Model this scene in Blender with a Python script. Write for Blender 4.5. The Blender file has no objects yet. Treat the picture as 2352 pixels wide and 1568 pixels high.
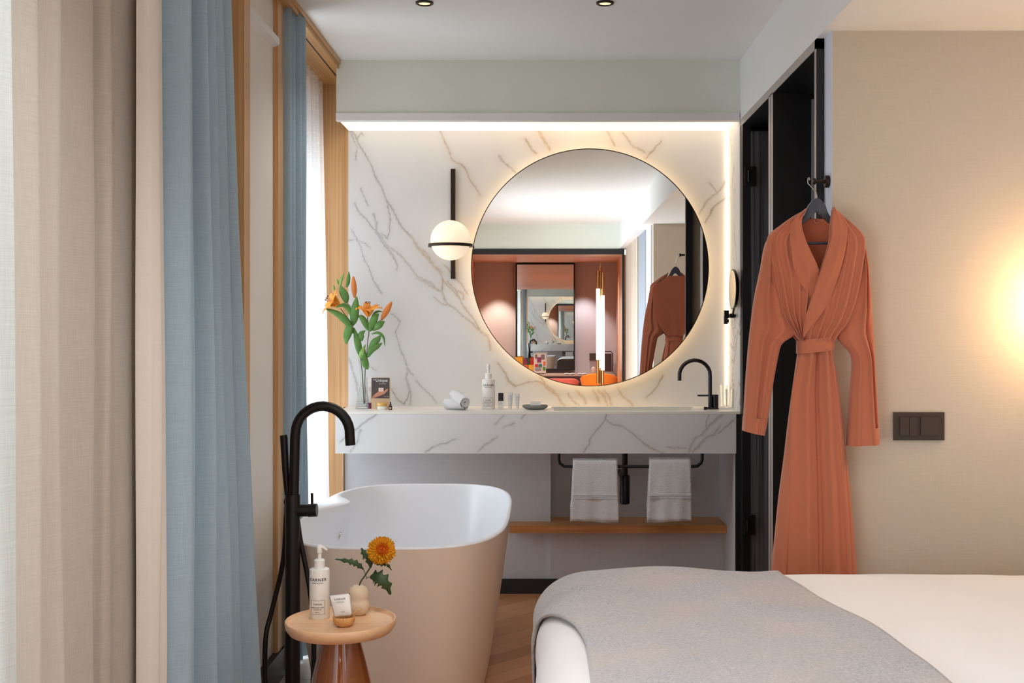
import bpy, bmesh, math, random
import numpy as np
from mathutils import Vector, Matrix, noise as mnoise
random.seed(7)
S = bpy.context.scene
COL = S.collection
PI = math.pi
F, VX, VY, H = 2576.0, 1245.0, 760.0, 1.309      # focal length in pixels, vanishing point, eye height (m)
YM = 5.545                                       # plane of the round mirror
def P(px, py, Y): return Vector(((px-VX)*Y/F, Y, H+(VY-py)*Y/F))
def R(px, py, d):                                # a point seen in the mirror, at folded-out distance d
    p = P(px, py, d); return Vector((p.x, 2*YM-d, p.z))
# ------------------------------------------------------------------ camera, world, view
cd = bpy.data.cameras.new('camera'); cam = bpy.data.objects.new('camera', cd); COL.objects.link(cam)
cam.location = (0, 0, H); cam.rotation_euler = (PI/2, 0, 0)
cd.sensor_width = 36; cd.lens = 36*F/2352; cd.shift_x = -(VX-1176)/2352; cd.shift_y = -(784-VY)/2352
cd.clip_start = .05; S.camera = cam
vs = S.view_settings; vs.view_transform = 'Standard'; vs.look = 'None'; vs.gamma = 1; vs.exposure = 0.50
S.cycles.use_denoising = True; S.cycles.max_bounces = 8; S.cycles.diffuse_bounces = 4; S.cycles.use_adaptive_sampling = True; S.cycles.adaptive_threshold = .02
S.cycles.glossy_bounces = 6; S.cycles.transparent_max_bounces = 8; S.cycles.transmission_bounces = 6
S.cycles.sample_clamp_indirect = 6; S.cycles.caustics_reflective = False; S.cycles.caustics_refractive = False
w = bpy.data.worlds.new('world'); S.world = w; w.use_nodes = True
w.node_tree.nodes['Background'].inputs[0].default_value = (.86, .93, 1, 1); w.node_tree.nodes['Background'].inputs[1].default_value = 2.2
def kelvin(c): return {'day': (.82, .92, 1), 'neutral': (1, .98, .965), 'warm': (1, .72, .42), 'led': (1, .76, .48), 'desk': (1, .84, .66)}[c]
def area(name, loc, rot, sx, sy, power, col='day', spread=180):
    l = bpy.data.lights.new(name, 'AREA'); l.shape = 'RECTANGLE'; l.size = sx; l.size_y = sy; l.energy = power
    l.color = kelvin(col); l.spread = math.radians(spread)
    o = bpy.data.objects.new(name, l); COL.objects.link(o); o.location = loc; o.rotation_euler = rot; return o
def spot(name, loc, power, angle=100, col='neutral', blend=.8, r=.03, rot=(0, 0, 0)):
    l = bpy.data.lights.new(name, 'SPOT'); l.energy = power; l.spot_size = math.radians(angle); l.spot_blend = blend
    l.color = kelvin(col); l.shadow_soft_size = r
    o = bpy.data.objects.new(name, l); COL.objects.link(o); o.location = loc; o.rotation_euler = rot; return o
def point(name, loc, power, col='warm', r=.05):
    l = bpy.data.lights.new(name, 'POINT'); l.energy = power; l.color = kelvin(col); l.shadow_soft_size = r
    o = bpy.data.objects.new(name, l); COL.objects.link(o); o.location = loc; return o
L2R = (0, -PI/2, 0)
area('daylight_far_window', (-1.52, 4.93, 1.2), L2R, 2.1, 1.3, 80, 'day')
area('daylight_near_window', (-1.45, 1.75, 1.25), L2R, 2.0, 1.1, 100, 'day')
area('added_room_fill', (-1.25, -.15, .85), L2R, 1.2, 2.0, 62, 'day', 140)  # added fill, set at an unseen window behind the camera
area('added_rear_fill', (-1.25, -1.75, .85), L2R, 1.2, .8, 10, 'day', 150)  # smaller added fill further back along the unseen wall
for x, y in ((-.4, 1.9), (.1, 1.9), (-.4, -.6), (.1, -.6)): spot('added_overhead_fill', (x, y, 2.55), 30, 120, 'neutral', 1)  # added overhead fill; no fixtures hang at these points
spot('vanity_spot', (-.455, 4.34, 2.54), 12, 130, 'neutral', 1)
spot('vanity_spot', (.244, 4.34, 2.54), 12, 130, 'neutral', 1)
area('added_alcove_fill', (2.1, 2.3, 2.28), (0, 0, 0), 1.2, 1.6, 4, 'neutral')  # added fill above the bed, without any cove fitting
spot('desk_spot', (-.74, -7.72, 2.36), 95, 75, 'desk', .5)
spot('desk_spot', (.71, -7.72, 2.36), 70, 80, 'neutral', .6)
spot('desk_spot', (-.3, -5.2, 2.28), 110, 160, 'neutral', 1)  # added to brighten the niche; no fitting sits here
spot('desk_spot', (.5, -5.2, 2.28), 110, 160, 'neutral', 1)  # likewise added for the niche's right half, no fitting
# ------------------------------------------------------------------ colours and materials
def lin(c):
    o = []
    for v in c[:3]:
        v = v/255.0; o.append(v/12.92 if v <= .04045 else ((v+.055)/1.055)**2.4)
    return (*o, 1)
class NT:
    def __init__(s, m): s.t = m.node_tree; s.n = s.t.nodes; s.l = s.t.links
    def new(s, typ, **kw):
        n = s.n.new(typ)
        for k, v in kw.items(): setattr(n, k, v)
        return n
    def put(s, inp, v):
        if isinstance(v, bpy.types.NodeSocket): s.l.new(v, inp)
        elif v is not None: inp.default_value = v
    def m(s, op, a, b=None, c=None):
        n = s.new('ShaderNodeMath', operation=op)
        for i, v in enumerate((a, b, c)): 
            if v is not None: s.put(n.inputs[i], v)
        return n.outputs[0]
    def coord(s, sc=(1, 1, 1), rot=(0, 0, 0)):
        t = s.new('ShaderNodeTexCoord'); mp = s.new('ShaderNodeMapping')
        mp.inputs['Scale'].default_value = sc; mp.inputs['Rotation'].default_value = rot
        s.l.new(t.outputs['Object'], mp.inputs[0]); return mp.outputs[0]
    def noise(s, sc, scale=1, detail=3, rough=.55, dist=0, rot=(0, 0, 0)):
        n = s.new('ShaderNodeTexNoise'); s.l.new(s.coord(sc, rot), n.inputs['Vector'])
        n.inputs['Scale'].default_value = scale; n.inputs['Detail'].default_value = detail
        n.inputs['Roughness'].default_value = rough; n.inputs['Distortion'].default_value = dist
        return n.outputs['Fac']
    def ramp(s, f, stops):
        n = s.new('ShaderNodeValToRGB'); e = n.color_ramp.elements
        while len(e) < len(stops): e.new(.5)
        for i, (p, c) in enumerate(stops): e[i].position = p; e[i].color = c
        s.put(n.inputs[0], f); return n.outputs[0]
    def mix(s, f, a, b, typ='MIX'):
        n = s.new('ShaderNodeMix', data_type='RGBA', blend_type=typ)
        s.put(n.inputs[0], f); s.put(n.inputs[6], a); s.put(n.inputs[7], b); return n.outputs[2]
MATS = {}
def base(name):
    m = bpy.data.materials.new(name); m.use_nodes = True; MATS[name] = m
    return m, NT(m), m.node_tree.nodes['Principled BSDF']
def setp(b, t, **kw):
    for k, v in kw.items(): t.put(b.inputs[k.replace('_', ' ')], v)
def mat(name, c, rough=.5, metal=0, var=0, vsc=(3, 3, 3), bump=0, bsc=(60, 60, 60), bd=.002, **kw):
    m, t, b = base(name); c = lin(c)
    col = c
    f = t.noise(vsc, 1, 3)
    k = var if var else .015
    col = t.mix(t.m('MULTIPLY', f, 1.0), tuple(x*(1-k) for x in c[:3])+(1,), tuple(min(1, x*(1+k)) for x in c[:3])+(1,))
    setp(b, t, Base_Color=col, Roughness=rough, Metallic=metal)
    for kk, v in kw.items(): t.put(b.inputs[kk.replace('_', ' ')], v)
    if bump:
        bn = t.new('ShaderNodeBump'); bn.inputs['Strength'].default_value = bump; bn.inputs['Distance'].default_value = bd
        t.l.new(t.noise(bsc, 1, 2), bn.inputs['Height']); t.l.new(bn.outputs[0], b.inputs['Normal'])
    return m
def fabric(name, c, amt=.10, thread=260, slow=9, rough=.95, bump=.25, trans=0, see=0, sheen=.15, mott=0.0, light=None):
    """woven cloth: two crossed stretched noises for warp and weft"""
    m, t, b = base(name); c = lin(c)
    a = t.noise((slow, slow, thread), 1, 2); d = t.noise((thread, thread, slow), 1, 2)
    f = t.m('ADD', t.m('MULTIPLY', a, .5), t.m('MULTIPLY', d, .5))
    f = t.m('MULTIPLY_ADD', t.m('SUBTRACT', f, .5), 2.6, .5)
    lo = tuple(x*(1-amt) for x in c[:3])+(1,); hi = tuple(min(1, x*(1+amt)) for x in c[:3])+(1,)
    col = t.mix(f, lo, hi)
    if mott: col = t.mix(t.m('MULTIPLY', t.noise((1.5, 1.5, .7), 3, 3), mott), col, (0, 0, 0, 1))
    setp(b, t, Base_Color=col, Roughness=rough)
    b.inputs['Sheen Weight'].default_value = sheen; b.inputs['Specular IOR Level'].default_value = .15
    if bump:
        bn = t.new('ShaderNodeBump'); bn.inputs['Strength'].default_value = bump; bn.inputs['Distance'].default_value = .002
        t.l.new(f, bn.inputs['Height']); t.l.new(bn.outputs[0], b.inputs['Normal'])
    out = t.n['Material Output']; sh = b.outputs[0]
    if trans:
        tr = t.new('ShaderNodeBsdfTranslucent'); t.put(tr.inputs[0], col if light is None else lin(light))
        mx = t.new('ShaderNodeMixShader'); mx.inputs[0].default_value = trans
        t.l.new(sh, mx.inputs[1]); t.l.new(tr.outputs[0], mx.inputs[2]); sh = mx.outputs[0]
    if see:
        tp = t.new('ShaderNodeBsdfTransparent'); mx = t.new('ShaderNodeMixShader')
        t.put(mx.inputs[0], t.m('MULTIPLY', t.m('SUBTRACT', 1.25, f), see))
        t.l.new(sh, mx.inputs[1]); t.l.new(tp.outputs[0], mx.inputs[2]); sh = mx.outputs[0]
    t.l.new(sh, out.inputs[0]); return m
def wood(name, c1, c2, axis='z', rough=.45, fine=120, coat=0):
    m, t, b = base(name)
    s = {'x': (1.2, fine, fine), 'y': (fine, 1.2, fine), 'z': (fine, fine, 1.2)}[axis]
    s2 = {'x': (.5, 14, 14), 'y': (14, .5, 14), 'z': (14, 14, .5)}[axis]
    f = t.m('ADD', t.m('MULTIPLY', t.noise(s, 1, 3), .55), t.m('MULTIPLY', t.noise(s2, 1, 3, dist=.6), .45))
    col = t.ramp(f, [(.33, lin(c1)), (.66, lin(c2))])
    setp(b, t, Base_Color=col, Roughness=rough); b.inputs['Coat Weight'].default_value = coat
    return m
def emit(name, c, strength):
    m, t, b = base(name); setp(b, t, Base_Color=lin(c), Emission_Color=lin(c), Emission_Strength=strength); return m
def glass(name, c=(255, 255, 255), rough=0, ior=1.45, tint=None):
    m, t, b = base(name); setp(b, t, Base_Color=lin(c), Roughness=rough, IOR=ior, Transmission_Weight=1.0)
    out = t.n['Material Output']                 # clear to shadow rays would be a ray trick; plain glass mixed with see-through
    tp = t.new('ShaderNodeBsdfTransparent'); tp.inputs[0].default_value = lin(tint or c)
    mx = t.new('ShaderNodeMixShader'); mx.inputs[0].default_value = .6
    t.l.new(b.outputs[0], mx.inputs[1]); t.l.new(tp.outputs[0], mx.inputs[2]); t.l.new(mx.outputs[0], out.inputs[0]); return m
M = MATS
mat('ceiling_paint', (242, 243, 239), .9, bump=.05)
mat('bulkhead_paint', (234, 240, 230), .9)
mat('white_paint', (240, 240, 238), .7)
mat('panel_paint', (238, 232, 224), .85, var=.03)
mat('strip_paint', (222, 226, 240), .7)
fabric('wallpaper', (208, 196, 180), .045, 420, 14, .85, .1, sheen=0)
fabric('grey_wallpaper', (214, 214, 217), .06, 300, 10, .85, .15, sheen=0)
mat('skirting_black', (30, 31, 36), .45)
wood('oak', (188, 138, 88), (226, 182, 128), 'z', .42)
wood('oak_long', (184, 134, 80), (222, 174, 116), 'y', .42)
wood('oak_shelf', (186, 120, 66), (224, 160, 100), 'x', .42)
wood('copper_wood', (188, 130, 94), (214, 162, 126), 'x', .35)
wood('black_wood', (8, 8, 9), (120, 120, 124), 'z', .5, 120)
mat('black_lacquer', (18, 18, 21), .4)
mat('frame_sheen', (176, 166, 158), .4, .0)
mat('bronze_metal', (56, 42, 36), .35, .6)
mat('black_metal', (34, 31, 31), .38, .5)
mat('gun_metal', (60, 56, 58), .25, .9)
mat('brass', (200, 168, 112), .25, 1)
mat('chrome', (190, 185, 180), .12, 1)
mat('mirror_glass', (236, 238, 236), 0, 1); M['mirror_glass'].node_tree.nodes['Principled BSDF'].inputs['Roughness'].default_value = .0
m_, t_, b_ = base('mirror_surface'); setp(b_, t_, Base_Color=(.86, .87, .86, 1), Metallic=1.0, Roughness=0.0)
fabric('blue_linen', (160, 184, 198), .10, 380, 16, .95, .2)
fabric('beige_sheer', (202, 193, 181), .05, 420, 16, .95, .15, trans=.18, see=.10, mott=.05)
fabric('pale_sheer', (222, 224, 220), .02, 420, 11, .95, .15, trans=.5, see=.2)
fabric('white_sheer', (244, 243, 242), .03, 300, 12, .95, .1, trans=.55, see=.30)
fabric('cream_lining', (222, 216, 206), .03, 300, 10, .95, .1)
fabric('terracotta', (198, 118, 88), .04, 600, 20, .95, .12, sheen=.25)
fabric('terracotta_inner', (192, 108, 80), .05, 500, 14, .95, .1, sheen=.2)
fabric('shade_linen', (250, 240, 226), .02, 300, 12, .9, 0, trans=.85)
fabric('duvet_cloth', (232, 229, 229), .015, 300, 20, .9, .05)
mat('terry', (240, 240, 242), .98, var=.05, vsc=(160, 160, 160), bump=1.0, bsc=(260, 260, 260), bd=.006)
mat('terry_band', (232, 232, 236), .98, var=.05, vsc=(5, 5, 500), bump=.4, bsc=(5, 5, 500))
mat('tub_outside', (246, 226, 208), .45)
mat('tub_inside', (240, 241, 244), .3)
mat('porcelain', (240, 236, 228), .3)
mat('bottle_white', (244, 240, 234), .4)
mat('bottle_grey', (222, 222, 222), .4)
mat('ink', (40, 38, 42), .6)
mat('ink_grey', (120, 118, 122), .6)
mat('stone_grey', (128, 128, 124), .7, var=.12, vsc=(80, 80, 80))
mat('soap', (255, 250, 240), .4)
mat('sand_ceramic', (226, 204, 176), .6, var=.04, vsc=(20, 20, 20))
wood('maple', (228, 180, 136), (244, 202, 160), 'x', .35, 90)
wood('bamboo', (192, 132, 70), (232, 180, 116), 'z', .4, 160)
mat('amber_glaze', (150, 86, 40), .08, 0, Coat_Weight=1.0, Coat_Roughness=.03)
mat('leaf', (88, 134, 58), .5, var=.35, vsc=(25, 25, 25))
mat('leaf_light', (132, 168, 82), .5, var=.2, vsc=(25, 25, 25))
mat('leaf_dark', (50, 74, 38), .5, var=.35, vsc=(40, 40, 40))
mat('stem_brown', (112, 96, 66), .6)
mat('lily_orange', (255, 164, 56), .6, var=.12, vsc=(30, 30, 30), Emission_Strength=0.0)
mat('lily_bud', (222, 132, 62), .6, var=.15, vsc=(40, 40, 40))
mat('anther', (74, 34, 30), .8)
mat('mum_petal', (250, 160, 16), .7, var=.35, vsc=(160, 160, 160))
mat('mum_core', (232, 118, 16), .7, var=.4, vsc=(200, 200, 200))
mat('hanger_grey', (62, 68, 80), .35)
mat('amber_bottle', (60, 34, 22), .15)
mat('gold_lid', (222, 178, 104), .4, .3)
mat('kraft', (214, 184, 148), .8)
mat('card_dark', (78, 68, 64), .7)
mat('card_skin', (202, 140, 112), .7)
mat('card_pink', (226, 200, 190), .7)
mat('plum', (140, 60, 110), .4)
mat('switch_brown', (70, 58, 52), .4)
mat('pink_plaster', (204, 194, 200), .85)
mat('orange_velvet', (236, 132, 20), .9, Sheen_Weight=.4)
mat('coral_velvet', (206, 96, 80), .9, Sheen_Weight=.4)
mat('brown_leather', (74, 54, 48), .5)
mat('slate_paint', (140, 146, 156), .8)
mat('desk_dark', (66, 50, 54), .4)
mat('desk_top', (190, 160, 140), .25)
mat('paper', (228, 224, 222), .8)
mat('yellow_pack', (244, 190, 60), .5)
mat('orange_pack', (226, 110, 50), .5)
mat('teal_pack', (44, 118, 116), .5)
mat('red_pack', (196, 52, 44), .5)
mat('egg_pink', (226, 196, 182), .5)
mat('water_glass', (200, 220, 215), .1)
glass('clear_glass', (250, 252, 252), 0, 1.35)
glass('window_glass', (250, 252, 255), 0, 1.01)
emit('led_warm', (255, 230, 200), 4.0)
emit('hood_glow', (255, 243, 226), .62)
emit('led_soft', (255, 232, 205), 1.9)
emit('led_ring', (255, 218, 165), 13)
emit('globe_glow', (255, 232, 204), .48)
emit('bedside_glow', (255, 208, 152), 36)
emit('tube_glow', (255, 244, 232), 2.2)
emit('lamp_shade_glow', (255, 205, 140), 1.5)
wood('bleached_panel', (150, 136, 122), (222, 206, 188), 'z', .6, 45)
# felted grey throw
m_, t_, b_ = base('grey_throw')
f_ = t_.noise((1, 1, 1), 170, 5, .75); g_ = t_.noise((1, 1, 1), 5, 4)
c_ = t_.ramp(f_, [(.34, lin((132, 132, 140))), (.66, lin((192, 190, 193)))])
c_ = t_.mix(t_.m('MULTIPLY_ADD', g_, 1.4, -.45), c_, lin((190, 172, 158)))
setp(b_, t_, Base_Color=c_, Roughness=1.0); b_.inputs['Sheen Weight'].default_value = .35
bn = t_.new('ShaderNodeBump'); bn.inputs['Strength'].default_value = .5; bn.inputs['Distance'].default_value = .003
t_.l.new(f_, bn.inputs['Height']); t_.l.new(bn.outputs[0], b_.inputs['Normal'])
# marble with hand placed veins kept in a mesh attribute; and a plain procedural marble
m_, t_, b_ = base('marble_veined')
at = t_.new('ShaderNodeAttribute', attribute_name='vein'); sp = t_.new('ShaderNodeSeparateColor'); t_.l.new(at.outputs['Color'], sp.inputs[0])
f_ = t_.noise((1, 1, 1), 55, 4, .7)
v_ = t_.m('MULTIPLY', sp.outputs[0], t_.m('MULTIPLY_ADD', f_, 1.5, .15))
bc = t_.mix(t_.noise((1, 1, 1), 2.2, 4), lin((223, 223, 222)), lin((232, 232, 231)))
vc = t_.mix(sp.outputs[1], lin((132, 131, 128)), lin((186, 156, 108)))
setp(b_, t_, Base_Color=t_.mix(v_, bc, vc), Roughness=.35)
m_, t_, b_ = base('marble_plain')
n_ = t_.noise((1, 1.0, .5), 2.5, 8, .62, 1.4, rot=(.5, .6, .2))
v_ = t_.m('ABSOLUTE', t_.m('SUBTRACT', n_, .5))
c_ = t_.ramp(v_, [(0, lin((186, 180, 170))), (.018, lin((236, 234, 231)))])
setp(b_, t_, Base_Color=c_, Roughness=.35)
# chevron oak floor
m_, t_, b_ = base('chevron_floor')
tc = t_.new('ShaderNodeTexCoord'); sx = t_.new('ShaderNodeSeparateXYZ'); t_.l.new(tc.outputs['Object'], sx.inputs[0])
X_, Y_ = sx.outputs[0], sx.outputs[1]
W_ = 1.02
xs = t_.m('DIVIDE', t_.m('ADD', X_, 20.43), W_); fr = t_.m('FRACT', xs)
u_ = t_.m('MULTIPLY', t_.m('ABSOLUTE', t_.m('SUBTRACT', fr, .5)), W_)
v_ = t_.m('DIVIDE', t_.m('SUBTRACT', Y_, t_.m('MULTIPLY', u_, 1.0)), .135)
hid = t_.m('FLOOR', t_.m('MULTIPLY', xs, 2)); pid = t_.m('FLOOR', v_)
wn = t_.new('ShaderNodeTexWhiteNoise', noise_dimensions='2D'); cb = t_.new('ShaderNodeCombineXYZ')
t_.l.new(pid, cb.inputs[0]); t_.l.new(hid, cb.inputs[1]); t_.l.new(cb.outputs[0], wn.inputs['Vector'])
ns = t_.new('ShaderNodeTexNoise'); cb2 = t_.new('ShaderNodeCombineXYZ')
t_.l.new(t_.m('MULTIPLY', u_, 3), cb2.inputs[0]); t_.l.new(t_.m('MULTIPLY', v_, 9), cb2.inputs[1]); t_.l.new(pid, cb2.inputs[2])
t_.l.new(cb2.outputs[0], ns.inputs['Vector']); ns.inputs['Scale'].default_value = 1; ns.inputs['Detail'].default_value = 4
g_ = t_.m('ADD', t_.m('MULTIPLY', wn.outputs['Value'], .55), t_.m('MULTIPLY', ns.outputs['Fac'], .45))
c_ = t_.ramp(g_, [(.1, lin((160, 104, 66))), (.9, lin((208, 152, 108)))])
e1 = t_.m('LESS_THAN', t_.m('FRACT', v_), .025)
e2 = t_.m('LESS_THAN', t_.m('ABSOLUTE', t_.m('SUBTRACT', t_.m('FRACT', t_.m('MULTIPLY', xs, 2)), 0)), .006)
c_ = t_.mix(t_.m('MULTIPLY', t_.m('MAXIMUM', e1, e2), .55), c_, lin((70, 44, 30)))
setp(b_, t_, Base_Color=c_, Roughness=.42)
# pale tiles by the windows
m_, t_, b_ = base('floor_tiles')
tc = t_.new('ShaderNodeTexCoord'); sx = t_.new('ShaderNodeSeparateXYZ'); t_.l.new(tc.outputs['Object'], sx.inputs[0])
j_ = t_.m('MAXIMUM', t_.m('LESS_THAN', t_.m('FRACT', t_.m('DIVIDE', t_.m('ADD', sx.outputs[0], 9.02), .2)), .02), t_.m('LESS_THAN', t_.m('FRACT', t_.m('DIVIDE', t_.m('ADD', sx.outputs[1], 9), .3)), .014))
setp(b_, t_, Base_Color=t_.mix(j_, t_.mix(t_.noise((6, 6, 6)), lin((200, 196, 190)), lin((222, 218, 212))), lin((150, 146, 140))), Roughness=.4)

# ------------------------------------------------------------------ mesh helpers
BASE = {}
def finish(name, bm, m, parent=None, smooth=False, sub=0, bevel=0, solid=0, auto=None, origin=None):
    me = bpy.data.meshes.new(name)
    if bevel:
        bmesh.ops.bevel(bm, geom=[e for e in bm.edges if len(e.link_faces) == 2 and e.calc_face_angle(0) > .6], offset=bevel, segments=2, affect='EDGES', profile=.6)
    if parent is not None: off = BASE[parent.name]
    else:
        if origin is None:
            xs = [v.co for v in bm.verts]
            lo = Vector((min(v.x for v in xs), min(v.y for v in xs), min(v.z for v in xs))); hi = Vector((max(v.x for v in xs), max(v.y for v in xs), max(v.z for v in xs)))
            off = Vector(((lo.x+hi.x)/2, (lo.y+hi.y)/2, lo.z))
        else: off = Vector(origin)
    for v in bm.verts: v.co -= off
    bm.normal_update(); bm.to_mesh(me); bm.free()
    o = bpy.data.objects.new(name, me); COL.objects.link(o)
    for mm in (m if isinstance(m, (list, tuple)) else [m]): me.materials.append(M[mm])
    if parent is not None: o.parent = parent
    else: o.location = off
    BASE[o.name] = off
    if smooth:
        for p in me.polygons: p.use_smooth = True
        if auto is not None: 
            try: me.set_sharp_from_angle(angle=math.radians(auto))
            except Exception: pass
    if solid:
        s = o.modifiers.new('solid', 'SOLIDIFY'); s.thickness = solid; s.offset = 0
    if sub:
        s = o.modifiers.new('sub', 'SUBSURF'); s.levels = sub; s.render_levels = sub
    return o
def tag(o, label, cat, group=None):
    o['label'] = label; o['category'] = cat
    if group: o['group'] = group
    return o
def thing(name, loc, label, cat, group=None):
    o = bpy.data.objects.new(name, None); COL.objects.link(o); o.location = loc; o.empty_display_size = .05
    BASE[o.name] = Vector(loc); return tag(o, label, cat, group)
def structure(name, bm, m, parent=None, **kw):
    o = finish(name, bm, m, parent, **kw)
    if parent is None: o['kind'] = 'structure'
    return o
def B(): return bmesh.new()
def box(bm, x0, x1, y0, y1, z0, z1):
    vs_ = [bm.verts.new((x, y, z)) for z in (z0, z1) for y in (y0, y1) for x in (x0, x1)]
    for f in ((0, 2, 3, 1), (4, 5, 7, 6), (0, 1, 5, 4), (2, 6, 7, 3), (0, 4, 6, 2), (1, 3, 7, 5)): bm.faces.new([vs_[i] for i in f])
    return vs_
def bx(*a): b = B(); box(b, *a); return b
def catmull(pts, n=8, closed=False):
    pts = [Vector(p) for p in pts]; out = []
    N = len(pts)
    for i in range(N if closed else N-1):
        p1, p2 = pts[i], pts[(i+1) % N]
        p0 = pts[i-1] if (i > 0 or closed) else p1*2-p2
        p3 = pts[(i+2) % N] if (i+2 < N or closed) else p2*2-p1
        for k in range(n):
            t = k/n
            out.append(.5*((2*p1)+(p2-p0)*t+(2*p0-5*p1+4*p2-p3)*t*t+(3*p1-p0-3*p2+p3)*t**3))
    if not closed: out.append(pts[-1])
    return out
def tube(bm, pts, r, seg=12, closed=False, cap=True):
    pts = [Vector(p) for p in pts]; n = len(pts); rings = []
    rr = r if hasattr(r, '__len__') else [r]*n
    up = None
    for i, p in enumerate(pts):
        a = pts[i-1] if (i > 0 or closed) else p; c = pts[(i+1) % n] if (i < n-1 or closed) else p
        d = (c-a).normalized()
        if up is None: up = d.orthogonal().normalized()
        up = (up-d*up.dot(d)).normalized(); s = d.cross(up)
        rings.append([bm.verts.new(p+(up*math.cos(2*PI*k/seg)+s*math.sin(2*PI*k/seg))*rr[i]) for k in range(seg)])
    for i in range(n if closed else n-1):
        a, b = rings[i], rings[(i+1) % n]
        for k in range(seg): bm.faces.new((a[k], a[(k+1) % seg], b[(k+1) % seg], b[k]))
    if cap and not closed:
        bm.faces.new(rings[0][::-1]); bm.faces.new(rings[-1])
    return rings
def lathe(bm, prof, c=(0, 0, 0), seg=40, axis='z', close=True):
    """prof: (radius, height) pairs from bottom to top"""
    c = Vector(c); rings = []
    for r, h in prof:
        ring = []
        for k in range(seg):
            a = 2*PI*k/seg; x, y = r*math.cos(a), r*math.sin(a)
            v = {'z': (x, y, h), 'y': (x, h, y), 'x': (h, x, y)}[axis]
            ring.append(bm.verts.new(c+Vector(v)))
        rings.append(ring)
    for a, b in zip(rings, rings[1:]):
        for k in range(seg): bm.faces.new((a[k], a[(k+1) % seg], b[(k+1) % seg], b[k]))
    if close:
        bm.faces.new(rings[0][::-1]); bm.faces.new(rings[-1])
    return rings
def grid(bm, f, nu, nv, close_u=False):
    vv = [[bm.verts.new(f(i/(nu-1) if not close_u else i/nu, j/(nv-1))) for i in range(nu)] for j in range(nv)]
    for j in range(nv-1):
        for i in range(nu if close_u else nu-1):
            k = (i+1) % nu
            bm.faces.new((vv[j][i], vv[j][k], vv[j+1][k], vv[j+1][i]))
    return vv
def resample(pts, t):
    pts = [Vector(p) for p in pts]
    d = [0]
    for a, b in zip(pts, pts[1:]): d.append(d[-1]+(b-a).length)
    s = t*d[-1]
    for i in range(len(pts)-1):
        if s <= d[i+1] or i == len(pts)-2:
            k = (s-d[i])/max(1e-9, d[i+1]-d[i]); return pts[i].lerp(pts[i+1], min(1, max(0, k)))
def prism(bm, pts, y0, y1):
    """outline (x,z) points pushed from y0 to y1"""
    a = [bm.verts.new((p[0], y0, p[1])) for p in pts]; b = [bm.verts.new((p[0], y1, p[1])) for p in pts]
    bm.faces.new(a); bm.faces.new(b[::-1])
    for i in range(len(pts)):
        k = (i+1) % len(pts); bm.faces.new((a[k], a[i], b[i], b[k]))
def lettering(name, txt, size, center, parent, m='ink', wrap=None, rot=None, spacing=1.0, bold=0):
    """text as real thin mesh facing -Y; wrap = (cx, cy, radius) bends it round a bottle"""
    cu = bpy.data.curves.new(name, 'FONT'); cu.body = txt; cu.size = size; cu.extrude = .0002; cu.align_x = 'CENTER'; cu.align_y = 'CENTER'
    cu.space_character = spacing; cu.offset = bold
    to = bpy.data.objects.new('tmp', cu); COL.objects.link(to)
    dg = bpy.context.evaluated_depsgraph_get(); me = bpy.data.meshes.new_from_object(to.evaluated_get(dg))
    bpy.data.objects.remove(to); bm = B(); bm.from_mesh(me); bpy.data.meshes.remove(me)
    c = Vector(center)
    for v in bm.verts:
        x, z, e = v.co.x, v.co.y, v.co.z
        if wrap:
            cx, cy, r = wrap; a = (x+c.x-cx)/r
            v.co = Vector((cx+math.sin(a)*(r+.0004+e), cy-math.cos(a)*(r+.0004+e), c.z+z))
        else:
            p = Vector((x, -e-.0003, z))
            if rot is not None: p = rot @ p
            v.co = c+p
    return finish(name, bm, m, parent)
def outline(name, x0, x1, z0, z1, wrap, parent, t=.0006, m='ink'):
    cx, cy, r = wrap; bm = B()
    def strip(a0, a1, za, zb, n=10):
        for i in range(n):
            q = []
            for (a, z) in ((a0+(a1-a0)*i/n, za), (a0+(a1-a0)*(i+1)/n, za), (a0+(a1-a0)*(i+1)/n, zb), (a0+(a1-a0)*i/n, zb)):
                an = (a-cx)/r; q.append(bm.verts.new((cx+math.sin(an)*(r+.0005), cy-math.cos(an)*(r+.0005), z)))
            bm.faces.new(q)
    strip(x0, x1, z0, z0+t); strip(x0, x1, z1-t, z1); strip(x0, x0+t, z0, z1, 1); strip(x1-t, x1, z0, z1, 1)
    return finish(name, bm, m, parent)

# ------------------------------------------------------------------ the room
ZC, ZS = 2.58, 2.30                               # ceiling, lowered soffit
XL, XR = -1.0, .93
YB, YF = 5.60, 5.264                              # marble wall, front of bulkhead
YP = 2*YM-13.4                                    # portal plane behind the viewer
structure('floor', bx(-1.35, 3.4, -8.6, 5.75, -.06, 0), 'chevron_floor', origin=(0, 0, 0))
structure('trim_1', bx(-1.1, -.62, 3.2, 5.55, 0, .004), 'floor_tiles', origin=(0, 0, 0))
structure('ceiling', bx(-1.35, .93, YP, 5.8, ZC, ZC+.08), 'ceiling_paint')
structure('ceiling_soffit', bx(.93, 3.4, YP, 5.8, ZS, ZC+.08), 'white_paint')
structure('trim_2', bx(-.966, .93, YF, 5.8, 2.315, ZC), 'bulkhead_paint')
bm = B(); box(bm, -.966, .925, YF-.012, YF+.03, 2.295, 2.33); structure('trim_3', bm, 'white_paint')
bm = B(); box(bm, -.966, .925, YF+.03, YB, 2.31, 2.315); structure('trim_4', bm, 'hood_glow')  # glowing sheet standing in for light on the hood's underside
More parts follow.
